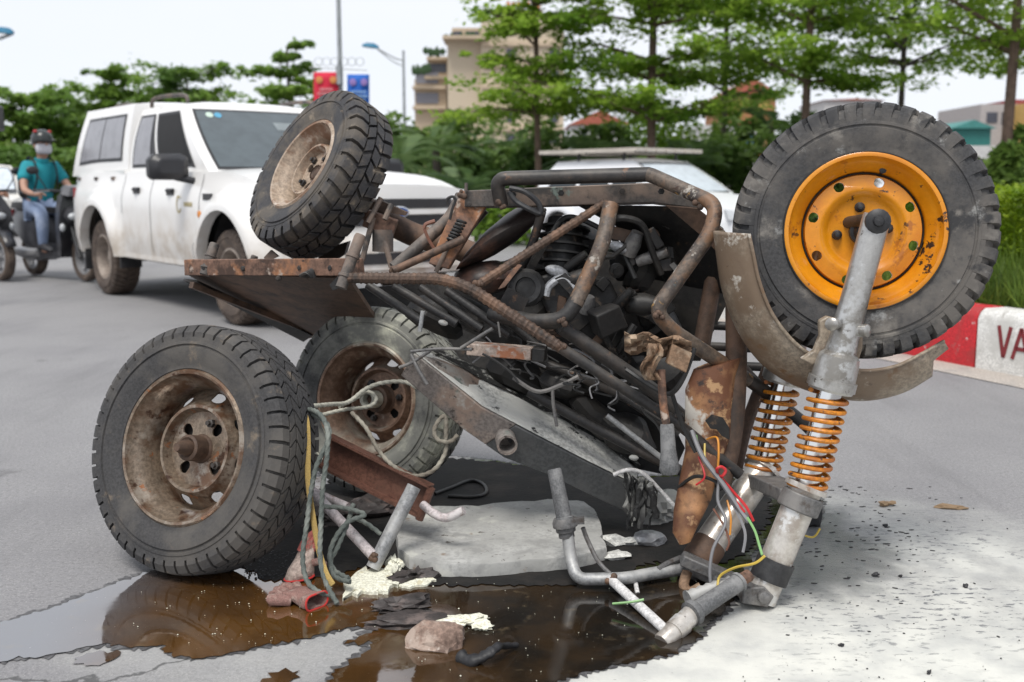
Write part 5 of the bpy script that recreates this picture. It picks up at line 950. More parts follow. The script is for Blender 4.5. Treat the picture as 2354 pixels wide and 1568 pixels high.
for (x0, x1, y, dd) in ((955, 1030, 206, -1.0), (955, 1030, 250, -1.0), (982, 1040, 184, -.6), (984, 1030, 138, 1.2), (1028, 1125, 108, -5.2)): hbox('balcony_slab', x0, x1, y, y+7, dd, dd+6, bei)
m = MB()
for x0, x1, y in ((960, 1000, 172), (985, 1030, 134), (1030, 1110, 104)):
    for k in range(int((x1-x0)/3)): m.ball(Vector((hx(x0+k*3), HY-2, hz(y)+random.uniform(-.3, .1))), .25, .25, .2+random.random()*.5, None, 6, 4)
m.build('terrace_plants', terr, hot)['kind'] = 'stuff'
m = MB()
for k in range(7): x = 1165+k*11; m.loft([[Vector((hx(a), HY-1+q, hz(y))) for a, y in ((x, 39), (x+8, 39), (x+8, 26), (x, 26))] for q in (0, .4)])
m.build('roof_sign', orp, hot)
ghm = plain('grey_house_wall', (.42, .39, .38), .9); redt = plain('red_house_trim', (.30, .06, .06), .7); teal = plain('teal_sheet', (.025, .17, .15), .6); tealr = plain('teal_roof', (.05, .22, .20), .6); orw = plain('orange_wall', (.36, .17, .07), .8); whw = plain('pale_wall', (.55, .54, .53), .8); rtile = plain('red_roof', (.38, .11, .07), .8); yelw = plain('yellow_wall', (.6, .38, .12), .8); bluw = plain('blue_sheet', (.12, .3, .5), .7)
def house(nm, px0, px1, py0, Y, wm, label, rm=None, roofh=.0, wins=(), depth=6, cat='house', wmat=wing):
    x0, x1 = (px0-1177)/F*Y, (px1-1177)/F*Y; zt = 1+(430-py0)/F*Y; t = thing(nm, label, cat, (x0, Y, 0))
    m = MB(); m.loft([[Vector((x0, Y, z)), Vector((x1, Y, z)), Vector((x1, Y+depth, z)), Vector((x0, Y+depth, z))] for z in (0, zt)]); m.build('wall', wm, t)
    if rm:
        m = MB(); xm = (x0+x1)/2; e = .15; m.loft([[Vector((x0-e, y, zt+.01)), Vector((x1+e, y, zt+.01)), Vector((xm, y, zt+.01+roofh))] for y in (Y-.2, Y+depth)]); m.build('roof', rm, t)
    for (a, b, c, d) in wins:
        m = MB(); xa, xb = (a-1177)/F*Y, (b-1177)/F*Y; za, zb = 1+(430-c)/F*Y, 1+(430-d)/F*Y; m.loft([[Vector((x, Y+q, z)) for x, z in ((xa, za), (xb, za), (xb, zb), (xa, zb))] for q in (-.05, .05)]); m.build('window', wmat, t)
    return t
house('teal_shed', 2172, 2258, 298, 44, teal, 'teal sheet-metal shed behind the right side of the tyre', tealr, .35, depth=5, cat='shed')
house('grey_house', 2232, 2345, 244, 60, ghm, 'grey concrete house with red upper trim behind the right-edge trunk', None, 0, [(2186+60, 2270, 262, 285), (2280, 2300, 262, 290), (2325, 2340, 260, 300)])
house('red_house', 2300, 2400, 234, 64, redt, 'dark red topped house at the far right edge', None, 0, [(2320, 2345, 250, 272)], wmat=whw)
house('low_house', 2178, 2290, 335, 40, whw, 'low pale wall below the teal shed', None, 0, depth=3)
house('orange_house', 1660, 1770, 222, 55, orw, 'orange-roofed house glimpsed between the middle trees', rtile, .8, [(1672, 1700, 236, 256), (1720, 1752, 236, 256)], wmat=yelw)
house('pale_house', 1600, 1735, 290, 45, whw, 'pale low house behind the dark bushes left of the yellow-rimmed wheel', None, 0, [(1690, 1725, 310, 345)], wmat=bluw)
house('far_house', 1880, 2010, 236, 70, whw, 'pale grey house roofline above the yellow-rimmed tyre', rtile, .1, [])
house('terrace_house', 1310, 1440, 290, 60, whw, 'pale house with red roof between the hotel-side trunk and the second trunk', rtile, .8, [(1330, 1350, 310, 330), (1380, 1400, 310, 330)])
house('ochre_house', 2345, 2450, 240, 58, yelw, 'ochre house wall cut by the right edge', None, 0, [])

# ================================================================ LAMPS AND BANNERS
polem = plain('galvanised_pole', (.36, .38, .39), .45, .4); lampb = plain('blue_lamp_head', (.03, .19, .33), .4); lens = plain('lamp_lens', (.5, .52, .53), .3)
def street_lamp(px, Y, ytop, label, armpx, heady, r=.065):
    b = at(px, Y); t = thing('street_lamp', label, 'street lamp', b, None, 'street lamps'); zt = 1+(430-ytop)/F*Y; s = Y/F
    MB().tube([b, b+Vector((0, 0, zt))], [r*1.2, r*.7], 10).build('pole', polem, t); tip = b+Vector((armpx*s, 0, zt-heady*s))
    MB().tube(spline([b+Vector((0, 0, zt-22*s)), b+Vector((armpx*s*.35, 0, zt-16*s)), tip]), .03, 8).build('arm', polem, t); MB().tube(spline([b+Vector((0, 0, zt-34*s)), b+Vector((armpx*s*.4, 0, zt-24*s)), tip+Vector((0, 0, -.02))]), .022, 8).build('arm_brace', polem, t)
    hd = empty('lamp_head', tip, None, t); M = Matrix.Translation(tip+Vector((-15*s, 0, 3.5*s)))@Matrix.Rotation(R_(8), 4, 'Y')
    MB().loft([[M@Vector((x, y*wd, z)) for y, z in ((-1, -.02), (1, -.02), (.7, hh), (-.7, hh))] for x, wd, hh in ((-19*s, .07, .05), (-8*s, .14, .13), (8*s, .14, .14), (18*s, .07, .07))]).build('housing', lampb, hd); MB().loft([[M@Vector((x, y*wd, z)) for y, z in ((-1, -.04), (1, -.04), (1, -.025), (-1, -.025))] for x, wd in ((-17*s, .06), (8*s, .11))]).build('lens', lens, hd)
street_lamp(932, 40, 126, 'blue-headed street lamp right of the banner pole', -58, -4)
street_lamp(-62, 30, 92, 'street lamp whose blue head reaches in at the top left corner', 112, -2)
bp_ = at(788, 26); bt = thing('banner_pole', 'tall grey pole rising behind the upper rear wheel', 'pole', bp_)
MB().tube([bp_, bp_+Vector((0, 0, 6.4))], [.075, .05], 12).build('shaft', polem, bt); s = 26/F
MB().tube([bp_+Vector((0, -.1, 1+(430-200)*s)), bp_+Vector((0, -.1, 1+(430-160)*s))], .085, 12).build('bracket', polem, bt)
MB().tube([bp_+Vector((-66*s, -.12, 1+(430-163)*s)), bp_+Vector((62*s, -.12, 1+(430-169)*s))], .012, 8).build('banner_rod', polem, bt)
m = MB()
for sg in (-1, 1):
    for k in range(3): m.tube([bp_+Vector((sg*(10+18*k)*s+math.cos(a)*9*s, -.1, 1+(430-150)*s+math.sin(a)*9*s)) for a in [2*math.pi*j/14 for j in range(15)]], .008, 5)
m.build('scroll_ornament', polem, bt)
rbm = plain('red_banner_cloth', (.62, .02, .055), .8); bbm = plain('blue_banner_cloth', (.02, .13, .52), .8); pnk = plain('pale_banner_print', (.72, .30, .32), .8); yem = plain('yellow_banner_print', (.65, .26, .08), .8); lbm = plain('light_blue_print', (.25, .42, .70), .8)
def banner(x0, x1, y0, y1, mat, label, rows, pm, em):
    t = thing('banner', label, 'banner', P((x0+x1)/2, y0, 26), None, 'street banners'); q = []
    for i in range(7): yy = y0+(y1-y0)*i/6; q.append([P(x0+(x1-x0)*j/6, yy, 25.88+.03*math.sin(j*1.2+i*.7)) for j in range(7)])
    o = MB().grid(q).build('cloth', mat, t); o.modifiers.new('thick', 'SOLIDIFY').thickness = .006
    m = MB()
    for y, a, b in rows:
        k = a
        while k < b-1: wdt = random.uniform(2.5, 5); e = min(b, k+wdt); m.loft([[P(xx, yy, Yd) for xx, yy in ((k, y), (e, y), (e, y+6), (k, y+6))] for Yd in (25.80, 25.84)]); k = e+1.6
    m.build('lettering', pm, t)['kind'] = 'stuff'; m = MB()
    for cx in (x0+13, x1-12): m.lathe([(.085, 0), (.085, .012), (.05, .02), (0, .02)], Matrix.Translation(P(cx, y0+18, 25.84))@frame((0, -1, 0)).to_4x4(), 12)
    m.build('emblem', em, t)
banner(721, 778, 166, 262, rbm, 'red banner hanging left of the tall pole', [(202, 735, 764), (212, 730, 768), (222, 734, 765), (232, 728, 770), (242, 732, 768)], pnk, yem)
banner(798, 849, 171, 262, bbm, 'blue banner hanging right of the tall pole', [(208, 806, 842), (218, 803, 845), (228, 808, 840), (240, 804, 844)], lbm, plain('mauve_emblem', (.3, .2, .5), .8))
sg = thing('signal_box', 'black box on a pole cut by the left edge of the picture', 'signal box', at(-14, 9))
MB().tube(fillet([at(-90, 9), at(-90, 9, 1.62), at(-14, 9, 1.62)], .1), .03, 10).build('pole', polem, sg); MB().box(at(-8, 9, 1+(430-266)/F*9), .075, .08, .108).build('housing', blackplas, sg, bevel=.02); MB().lathe([(.05, 0), (.055, .04), (.045, .04), (.04, 0)], Matrix.Translation(at(-8, 8.92, 1.61))@frame((0, -1, 0)).to_4x4(), 14).build('visor', blackplas, sg)

# ================================================================ VEHICLES
d = ND('white_car_paint'); ob = d.co(); sp = d.node('ShaderNodeSeparateXYZ'); d.link(ob, sp.inputs[0])
lowd = d.ramp(d.math('ADD', sp.outputs[2], d.math('MULTIPLY', d.noise(2.5, 6), .5)), .72, 1.22, 1, 0); spots = d.ramp(d.noise(7, 6), .35, .7)
d.set(Base_Color=d.mix(d.math('MULTIPLY', lowd, d.math('ADD', d.math('MULTIPLY', spots, .55), .35)), (.80, .79, .77), (.50, .43, .35)), Roughness=.32, Coat_Weight=.5, Coat_Roughness=.08); carwhite = d.m   # mud thrown up on the lower panels
suvwhite = worn('silver_white_car_paint', (.78, .79, .81), [], .35, bump=0, coat=.2)
vanbeige = worn('cream_van_paint', (.66, .64, .60), [], .3, bump=0, coat=.5)
glassm = plain('tinted_glass', (.035, .042, .046), .05); glassw = plain('windscreen_glass', (.085, .105, .115), .06); glassg = plain('canopy_glass', (.26, .26, .28), .15); seal = plain('window_seal', (.02, .02, .022), .5)
glassc = plain('bright_windscreen', (.60, .66, .72), .4); dkgr = plain('dark_grille', (.025, .025, .028), .4); lampg = plain('headlamp_glass', (.5, .52, .54), .12); amber = plain('amber_lens', (.7, .25, .03), .3); redl = plain('red_lens', (.4, .02, .02), .3); blueo = plain('blue_badge', (.03, .08, .28), .3); inter = plain('dark_interior', (.012, .012, .013), .8); wheelg = worn('dusty_wheel_steel', (.24, .20, .17), [((.34, .29, .25), 9, .45, .65)], .6, metal=.2); tyred = worn('brown_dusty_tyre', (.07, .052, .042), [((.12, .09, .07), 7, .45, .65)], .85); gold = plain('gold_door_mark', (.50, .42, .22), .6); sticker1 = plain('pale_sticker', (.55, .68, .58), .6); sticker2 = plain('blue_sticker', (.10, .36, .55), .6); underm = plain('underbody', (.02, .02, .02), .9)  # the bright windscreen colour has the reflected sky painted into it
def ss(a, b, x): t = max(0, min(1, (x-a)/(b-a))); return t*t*(3-2*t)
def lerp(a, b, t): return a+(b-a)*t
def shell(root, mat, xr, xf, half, sill, top, arches, flare=.04, nose=.16, tail=.10, crown=.04, tum=.07, name='body'):
    def wd(x, z):
        zt = top(x); q = half*(1-nose*ss(xf-.7, xf, x)**2-tail*ss(-(xr+.5), -xr, -x)**2); zz = (z-sill)/max(.1, zt-sill)
        q *= 1-.035*ss(.25, 0, zz)-tum*ss(.6, 1.0, zz)**1.5
        for xc, zc, ra in arches:
            dd = math.hypot(x-xc, z-zc); q += flare*ss(ra+.17, ra+.05, dd)*(1 if z > zc-.25 else ss(zc-.5, zc-.25, z))
        return q
    xs = sorted(set([xr+(xf-xr)*i/70 for i in range(71)]+[xc+s*ra*math.cos(R_(a)) for xc, zc, ra in arches for s in (-1, 1) for a in (0, 8, 16, 30, 45, 60, 75)]))
    rows = []; m = MB()
    for x in xs:
        zb = sill
        for xc, zc, ra in arches:
            if abs(x-xc) <= ra: zb = max(zb, zc+math.sqrt(max(0, ra*ra-(x-xc)**2)))
        rows.append([(x, lerp(zb, top(x), (k/10)**1.0)) for k in range(11)])
    for s in (-1, 1):
        m.grid([[Vector((x, s*wd(x, z), z)) for x, z in row] for row in rows]); m.grid([[Vector((r[0][0], s*wd(*r[0]), r[0][1])), Vector((r[0][0], s*(wd(*r[0])-.09), r[0][1]))] for r in rows])
    tops = [[Vector((x, wd(x, top(x))*t, top(x)+crown*(1-t*t)*ss(0, .12, 1-abs(t)))) for t in (-1, -.94, -.85, -.6, -.3, 0, .3, .6, .85, .94, 1)] for x in xs]; m.grid(tops)
    for x, sg, bl in ((xs[0], -1, .04), (xs[-1], 1, .10)):
        zs = [lerp(sill, top(x), k/10) for k in range(11)]
        m.grid([[Vector((x+sg*bl*(1-t*t), wd(x, z)*t, z+(crown*(1-t*t)*ss(0, .12, 1-abs(t)) if k == 10 else 0))) for t in (-1, -.94, -.85, -.6, -.3, 0, .3, .6, .85, .94, 1)] for k, z in enumerate(zs)])
    o = m.build(name, mat, root, local=True, sharp=32); return o, wd
def car_wheel(root, x, y, r, w, rimm, tm=tyred, sgn=-1):
    e = empty('wheel', (0, 0, 0), None, root); e.matrix_basis = Matrix.Translation((x, y, r))@frame((0, sgn, 0)).to_4x4(); WL[e.name] = Vector()
    lip = r*.60; tyre_mb(r, w, lip, [([(r, s*w*.04), (r-.001, s*w*.3), (r-.01, s*w*.44), (r-.03, s*w*.5)], 40, .5*(s > 0), .8, s) for s in (1, -1)], 48).build('tyre', tm, e, local=True); hw = w/2
    m = rim_mb([(lip+.004, hw*.9), (lip-.012, hw*.95), (lip-.03, hw*.5), (lip-.035, .0), (lip*.66, .03), (lip*.55, .035), (lip*.4, .01), (lip*.3, .02), (lip*.28, .06), (0, .065)], 48, {3: (8, .1, .012, .022)}); rim_back(m, lip, w, lip); m.build('rim', rimm, e, local=True); return e
class Cab:
    """greenhouse: side surface S(u,v), screen surfaces"""
    def __init__(s, xb0, xb1, xt0, xt1, wb, wt, zb, zt, bulge=.02): s.__dict__.update(locals())
    def side(s, u, v, sg, o=0): x = lerp(lerp(s.xb0, s.xb1, u), lerp(s.xt0, s.xt1, u), v); y = lerp(s.wb, s.wt, v)+s.bulge*math.sin(math.pi*v)+o; return Vector((x, sg*y, lerp(s.zb(x) if callable(s.zb) else s.zb, s.zt, v)))
    def screen(s, t, v, front, o=0):
        x = lerp(s.xb1, s.xt1, v) if front else lerp(s.xb0, s.xt0, v); y = (lerp(s.wb, s.wt, v)+s.bulge*math.sin(math.pi*v))*t; z = lerp(s.zb(x) if callable(s.zb) else s.zb, s.zt, v); b = .07*(1-t*t)
        return Vector((x+(b+o if front else -(b*.5+o)), y, z))
    def build(s, root, mat, name='cab'):
        m = MB(); N = 8; V = [k/N for k in range(N+1)]
        for sg in (-1, 1): m.grid([[s.side(u, v, sg) for v in V] for u in V])
        T = [-1, -.9, -.6, -.3, 0, .3, .6, .9, 1]
        for f in (0, 1): m.grid([[s.screen(t, v, f) for t in T] for v in V])
        rows = []
        for u in [k/10 for k in range(11)]:
            row = []
            for t in T:
                x = lerp(s.xt0, s.xt1, u); bb = (.07*(1-t*t))*u-(.035*(1-t*t))*(1-u); row.append(Vector((x+bb, s.wt*t, s.zt+.045*(1-t**4)*(ss(0, .18, u)*ss(0, .18, 1-u)))))
            rows.append(row)
        m.grid(rows); return m.build(name, mat, root, local=True, sharp=32)
    def pane(s, root, name, mat, sg, u0, u1, v0, v1, o=.004, slant0=0, slant1=0, par=None):
        rows = []
        for i in range(7):
            v = lerp(v0, v1, i/6); rows.append([s.side(lerp(u0+slant0*(i/6), u1+slant1*(i/6), j/6), v, sg, o) for j in range(7)])
        return MB().grid(rows).build(name, mat, par or root, local=True)
    def front_pane(s, root, name, mat, t0, t1, v0, v1, front=True, o=.004, par=None):
        return MB().grid([[s.screen(lerp(t0, t1, j/10), lerp(v0, v1, i/6), front, o) for j in range(11)] for i in range(7)]).build(name, mat, par or root, local=True)
def handle(root, x, y, z, sg):
    m = MB(); m.box((x, y+sg*.004, z), .075, .006, .028); m.tube([Vector((x-.06, y+sg*.01, z+.005)), Vector((x, y+sg*.035, z+.01)), Vector((x+.06, y+sg*.012, z+.005))], .012, 8); return m.build('door_handle', dkgr, root, local=True)
# --- the white pickup
pr, pfw = Vector((-3.87, 10.25, 0)), Vector((-2.02, 7.95, 0)); hd = (pfw-pr).normalized(); lf = Vector((-hd.y, hd.x, 0)); WBs = (pfw-pr).length
pk = thing('pickup_truck', 'white double-cab pickup with canopy driving past behind the wreck', 'pickup truck', pr+lf*.74, Matrix((hd, lf, Vector((0, 0, 1)))).transposed())
def ptop(x): return 1.15+.03*ss(-1, -.2, x)-.0*x-.02*ss(1.8, 2.3, x)-.14*ss(2.5, 3.85, x)**1.6
arches = [(0, .40, .47), (WBs, .40, .47)]
body, pw = shell(pk, carwhite, -1.12, WBs+.86, .885, .40, ptop, arches, .075, nose=.16)
can = Cab(-1.08, .62, -.78, .60, .80, .70, ptop, 1.80); can.build(pk, carwhite, 'canopy')
cabp = Cab(.66, WBs-.50, .70, WBs-1.32, .80, .665, ptop, 1.735, .03); cabp.build(pk, carwhite, 'cab')
for sg in (-1, 1):
    f = can.pane(pk, 'canopy_window', seal, sg, .11, .90, .16, .86, .004, .02, 0); can.pane(pk, 'pane', glassg, sg, .135, .50, .21, .82, .008, .02, 0, f); can.pane(pk, 'pane', glassg, sg, .515, .885, .21, .82, .008, .0, 0, f)
    f = cabp.pane(pk, 'rear_door_window', seal, sg, .04, .40, .06, .90, .004); cabp.pane(pk, 'pane', glassg, sg, .06, .31, .11, .86, .008, .02, .06, f)
    f = cabp.pane(pk, 'front_door_window', seal, sg, .43, .88, .06, .90, .004, .02, .05); cabp.pane(pk, 'pane', inter if sg < 0 else glassm, sg, .46, .85, .11, .86, .008, .02, .05, f)
    handle(pk, 1.02, sg*pw(1.02, .99), 1.01, sg); handle(pk, 1.82, sg*pw(1.82, .99), 1.0, sg)
    m = MB()
    for x in (.64, 1.36, WBs-.52):
        m.grid([[Vector((x+dx+.0*z, sg*(pw(x, z)+.003), z)) for dx in (-.004, .004)] for z in [lerp(.48 if x > .7 or x < .4 else .8, ptop(x)-.02, k/8) for k in range(9)]])
    m.build('door_gap', seal, pk, local=True)
    m = MB(); m.loft([[Vector((x, sg*(.80), .38)), Vector((x, sg*.86, .40)), Vector((x, sg*.86, .45)), Vector((x, sg*.80, .46))] for x in (.45, WBs-.45)]); m.build('side_step', carwhite, pk, local=True)
    mm = MB(); c = Vector((WBs-.78, sg*1.02, 1.20)); mm.loft([[c+Vector((dx, sg*(a-.0)*.16, b*.105)) for a, b in ((-1, -.8), (-.8, -1), (.8, -1), (1, -.7), (1, .5), (.7, .95), (-.6, 1), (-1, .7))] for dx in (-.05, .03)]+[[c+Vector((.085, sg*a*.10, b*.06)) for a, b in ((-1, -.8), (-.8, -1), (.8, -1), (1, -.7), (1, .5), (.7, .95), (-.6, 1), (-1, .7))]])
    mm.tube([c+Vector((0, -sg*.05, -.08)), Vector((WBs-.70, sg*.80, 1.08))], .03, 8); mm.build('wing_mirror', blackplas, pk, local=True, bevel=.012)
    MB().lathe([(.028, 0), (.028, .012), (0, .018)], Matrix.Translation((WBs-.42, sg*(pw(WBs-.42, .80)-.002), .83))@frame((0, sg, 0)).to_4x4(), 12).build('side_repeater', amber, pk, local=True)
    MB().box((WBs-.36, sg*(pw(WBs-.36, .96)+.002), .965), .085, .006, .025).build('side_vent', dkgr, pk, local=True)
    for x in (-.75, -.2, .3): MB().box((x, sg*(pw(x, 1.11)), 1.12), .035, .014, .016).build('canopy_clamp', rail_m, pk, local=True)
    m = MB(); m.loft([[Vector((x, sg*(pw(x, 1.14)-.015+q), z)) for q, z in ((0, 1.165), (.02, 1.165), (.02, 1.195), (0, 1.195))] for x in (-1.05, .6)]); m.build('canopy_rail', carwhite, pk, local=True)
    MB().prism([Vector((WBs+.80, sg*.60, .98)), Vector((WBs+.72, sg*.80, .99)), Vector((WBs+.76, sg*.80, .78)), Vector((WBs+.88, sg*.60, .76))], (.02, sg*.01, 0)).build('headlight', lampg, pk, local=True)
    for xx, z0, z1 in ((-1.07, .62, 1.05),): MB().box((xx, sg*(.775), .86), .04, .02, .17).build('tail_light', redl, pk, local=True)
    m = MB(); m.tube(spline([Vector((-.3 if False else .8, sg*.62, 1.76)), Vector((.9, sg*.62, 1.83)), Vector((1.5, sg*.60, 1.82)), Vector((1.6, sg*.60, 1.76))]), .018, 8); m.build('roof_rail', rail_m, pk, local=True)
    for x in (0, WBs): car_wheel(pk, x, sg*.755, .365, .25, wheelg, sgn=sg)
for y in (-.5, .5): MB().tube(spline([Vector((-.55, y, 1.80)), Vector((-.5, y, 1.84)), Vector((-.1, y, 1.84)), Vector((0, y, 1.80))]), .02, 8).build('canopy_roof_bar', rail_m, pk, local=True)
f = cabp.front_pane(pk, 'windscreen', seal, -.90, .90, .03, .93); cabp.front_pane(pk, 'pane', glassw, -.87, .87, .07, .90, True, .008, f)
for t0, mt in ((-.76, sticker1), (-.66, sticker2)): MB().add([cabp.screen(t0+.04+.045*math.cos(a), .835+.042*math.sin(a), True, .013) for a in [2*math.pi*k/16 for k in range(16)]], [tuple(range(16))]).build('sticker', mt, f, local=True)
cabp.front_pane(pk, 'visor_reflection_pane', plain('visor_reflection', (.22, .25, .26), .5), .02, .34, .62, .74, True, .012, f)  # reflection on the windscreen painted as a grey pane
xf = WBs+.86
def fx(y, z): t = y/.75; return xf+.10*(1-t*t)
def fstrip(nm, y0, y1, z0, z1, mat, o=.012, n=9): return MB().loft([[Vector((fx(y, 0)+a, y, z)) for a, z in ((-.03, z0), (o, z0), (o, z1), (-.03, z1))] for y in [lerp(y0, y1, k/n) for k in range(n+1)]]).build(nm, mat, pk, local=True)
fstrip('grille', -.52, .52, .885, .955, dkgr); fstrip('grille', -.52, .52, .76, .835, dkgr); fstrip('grille_bar', -.53, .53, .842, .878, carwhite, .03); fstrip('bumper', -.72, .72, .45, .66, carwhite, .07); fstrip('air_intake', -.45, .45, .49, .57, dkgr, .078)
fstrip('number_plate', -.2, .2, .58, .655, plain('plate_white', (.6, .6, .58), .6), .085)
bd = MB(); bd.lathe([(.088, 0), (.088, .012), (.076, .016), (0, .018)], Matrix.Translation((xf+.125, 0, .86))@frame((1, 0, 0)).to_4x4()@Matrix.Diagonal((1, .48, 1, 1)), 20); bd.build('badge', chrome, pk, local=True); bd = MB(); bd.lathe([(.074, .0), (.074, .004), (0, .005)], Matrix.Translation((xf+.143, 0, .86))@frame((1, 0, 0)).to_4x4()@Matrix.Diagonal((1, .46, 1, 1)), 20); bd.build('badge', blueo, pk, local=True)
m = MB(); m.grid([[Vector((x, y, .38)) for y in (-.78, .78)] for x in (-1.1, xf-.05)]); m.box((1.4, 0, .36), 1.5, .35, .06); m.tube([Vector((0, -.7, .36)), Vector((0, .7, .36))], .05, 8); m.tube([Vector((WBs, -.7, .36)), Vector((WBs, .7, .36))], .05, 8); m.build('underbody', underm, pk, local=True)
for x in (0, WBs): m = MB(); m.loft([[Vector((x+.51*math.cos(a), y, .40+.51*math.sin(a))) for a in [math.pi*k/14 for k in range(15)]] for y in (-.80, -.35)], caps=False, closed=False); m.loft([[Vector((x+.51*math.cos(a), y, .40+.51*math.sin(a))) for a in [math.pi*k/14 for k in range(15)]] for y in (.80, .35)], caps=False, closed=False); m.build('wheel_arch_liner', underm, pk, local=True)
m = MB(); zc = .90
for a in range(10): t0 = R_(60+a*27); t1 = R_(60+a*27+28); m.loft([[Vector((2.02+.055*math.cos(t)*q, -(pw(2.0, .9)+.003), zc+.075*math.sin(t)*q)) for q in (.72, 1.0)] for t in (t0, t1)], caps=False, closed=False)
m.build('door_emblem', gold, pk, local=True); m = MB()
for k in range(5): m.grid([[Vector((2.13+k*.035+dx, -(pw(2.1, .9)+.003), z)) for dx in (0, .026)] for z in (.885, .92)])
m.build('door_lettering', gold, pk, local=True)
MB().box((.50, -.78, .42), .012, .10, .13).build('mud_flap', blackrub, pk, local=True); MB().box((-.48, -.78, .38), .012, .12, .16).build('mud_flap', blackrub, pk, local=True)
# --- silver-white car with a roof rack
def simple_car(nm, label, cat, rear, front, half, mat, hgt, topz, Lr, Lf, screen=(1.0, .3), wr=.31, cabx=None, group=None):
    hd = (front-rear).normalized(); lf = Vector((-hd.y, hd.x, 0)); WB = (front-rear).length; t = thing(nm, label, cat, rear, Matrix((hd, lf, Vector((0, 0, 1)))).transposed(), group)
    top = lambda x: topz-.03*ss(-.2, -Lr, x)-.22*ss(WB-.7, WB+Lf, x)**1.5
    b, w_ = shell(t, mat, -Lr, WB+Lf, half, .22, top, [(0, wr, wr+.06), (WB, wr, wr+.06)], .03, nose=.22, tail=.14)
    xb0, xb1, xt0, xt1 = cabx or (-Lr+.1, WB-.35, -Lr+.5, WB-1.15); c = Cab(xb0, xb1, xt0, xt1, half*.92, half*.74, top, hgt, .03); c.build(t, mat)
    f = c.front_pane(t, 'windscreen', seal, -.92, .92, .04, .94); c.front_pane(t, 'pane', glassc, -.88, .88, .08, .9, True, .008, f); f = c.front_pane(t, 'rear_window', seal, -.85, .85, .15, .88, False)
    for sg in (-1, 1):
        for u0, u1 in ((.10, .34), (.37, .62), (.65, .90)): f = c.pane(t, 'side_window', seal, sg, u0, u1, .08, .72, .004); c.pane(t, 'pane', glassm, sg, u0+.015, u1-.015, .13, .68, .008, 0, 0, f)
        for x in (0, WB): car_wheel(t, x, sg*(half-.12), wr, .19, wheelg, sgn=sg)
        MB().prism([Vector((WB+Lf-.02, sg*half*.50, .70)), Vector((WB+Lf-.22, sg*half*.84, .74)), Vector((WB+Lf-.15, sg*half*.86, .60)), Vector((WB+Lf+.02, sg*half*.5, .58))], (.05, sg*.02, 0)).build('headlight', lampg, t, local=True)
        MB().ball((WB-.75, sg*(half+.08), topz+.08), .07, .1, .07).build('wing_mirror', mat, t, local=True); handle(t, .55, sg*w_(.55, .8), .8, sg); handle(t, 1.45, sg*w_(1.45, .8), .8, sg)
    x = WB+Lf
    MB().loft([[Vector((x+.10*(1-(y/half)**2)+a, y, z)) for a, z in ((-.03, .58), (.015, .58), (.015, .68), (-.03, .68))] for y in [lerp(-half*.45, half*.45, k/8) for k in range(9)]]).build('grille', dkgr, t, local=True)
    MB().loft([[Vector((x+.10*(1-(y/half)**2)+a, y, z)) for a, z in ((-.03, .28), (.02, .28), (.02, .42), (-.03, .42))] for y in [lerp(-half*.6, half*.6, k/8) for k in range(9)]]).build('air_intake', dkgr, t, local=True)
    m = MB(); m.grid([[Vector((a, y, .24)) for y in (-half*.85, half*.85)] for a in (-Lr+.1, x-.1)]); m.build('underbody', underm, t, local=True)
    return t, c, WB
cr, cfn = at(1395, 17.2)+Vector((0, .6, 0)), at(1590, 14.6)+Vector((.2, .35, 0))
cr = Vector((1.35, 17.0, 0)); cfn = cr+Vector((.66, -.75, 0)).normalized()*2.5
sv, sc_, WBs2 = simple_car('hatchback_car', 'silver-white car with a pale rack on its roof, half hidden by the wreck', 'car', cr, cfn, .83, suvwhite, 1.43, .95, .75, .80)
for sg in (-1, 1):
    m = MB()
    for x in (.2, 1.15): m.tube([Vector((x, sg*.60, 1.40)), Vector((x, sg*.58, 1.56))], .022, 6)
    m.build('rack_foot', blackplas, sv, local=True)
for k in range(7): y = -.66+k*.22; MB().loft([[Vector((x, y+a, z)) for a, z in ((-.08, 1.55), (.08, 1.55), (.08, 1.61), (-.08, 1.61))] for x in (-.55, 1.55)]).build('rack_slat', plain('pale_rack_wood', (.55, .50, .44), .8) if 'pale_rack_wood' not in MATS else MATS['pale_rack_wood'], sv, local=True)
for x in (-.5, .5, 1.5): MB().loft([[Vector((x+a, y, z)) for a, z in ((-.02, 1.535), (.02, 1.535), (.02, 1.558), (-.02, 1.558))] for y in (-.74, .74)]).build('rack_bar', blackplas, sv, local=True)
# --- cream van behind the riders
vr = at(-40, 24.5); vfn = vr+Vector((.42, -.90, 0)).normalized()*2.5
simple_car('van', 'cream van with a grey windscreen behind the riders at the left edge', 'van', vr, vfn, .86, vanbeige, 1.50, .98, .8, .55, cabx=(-.7, 2.55, -.6, 1.75))
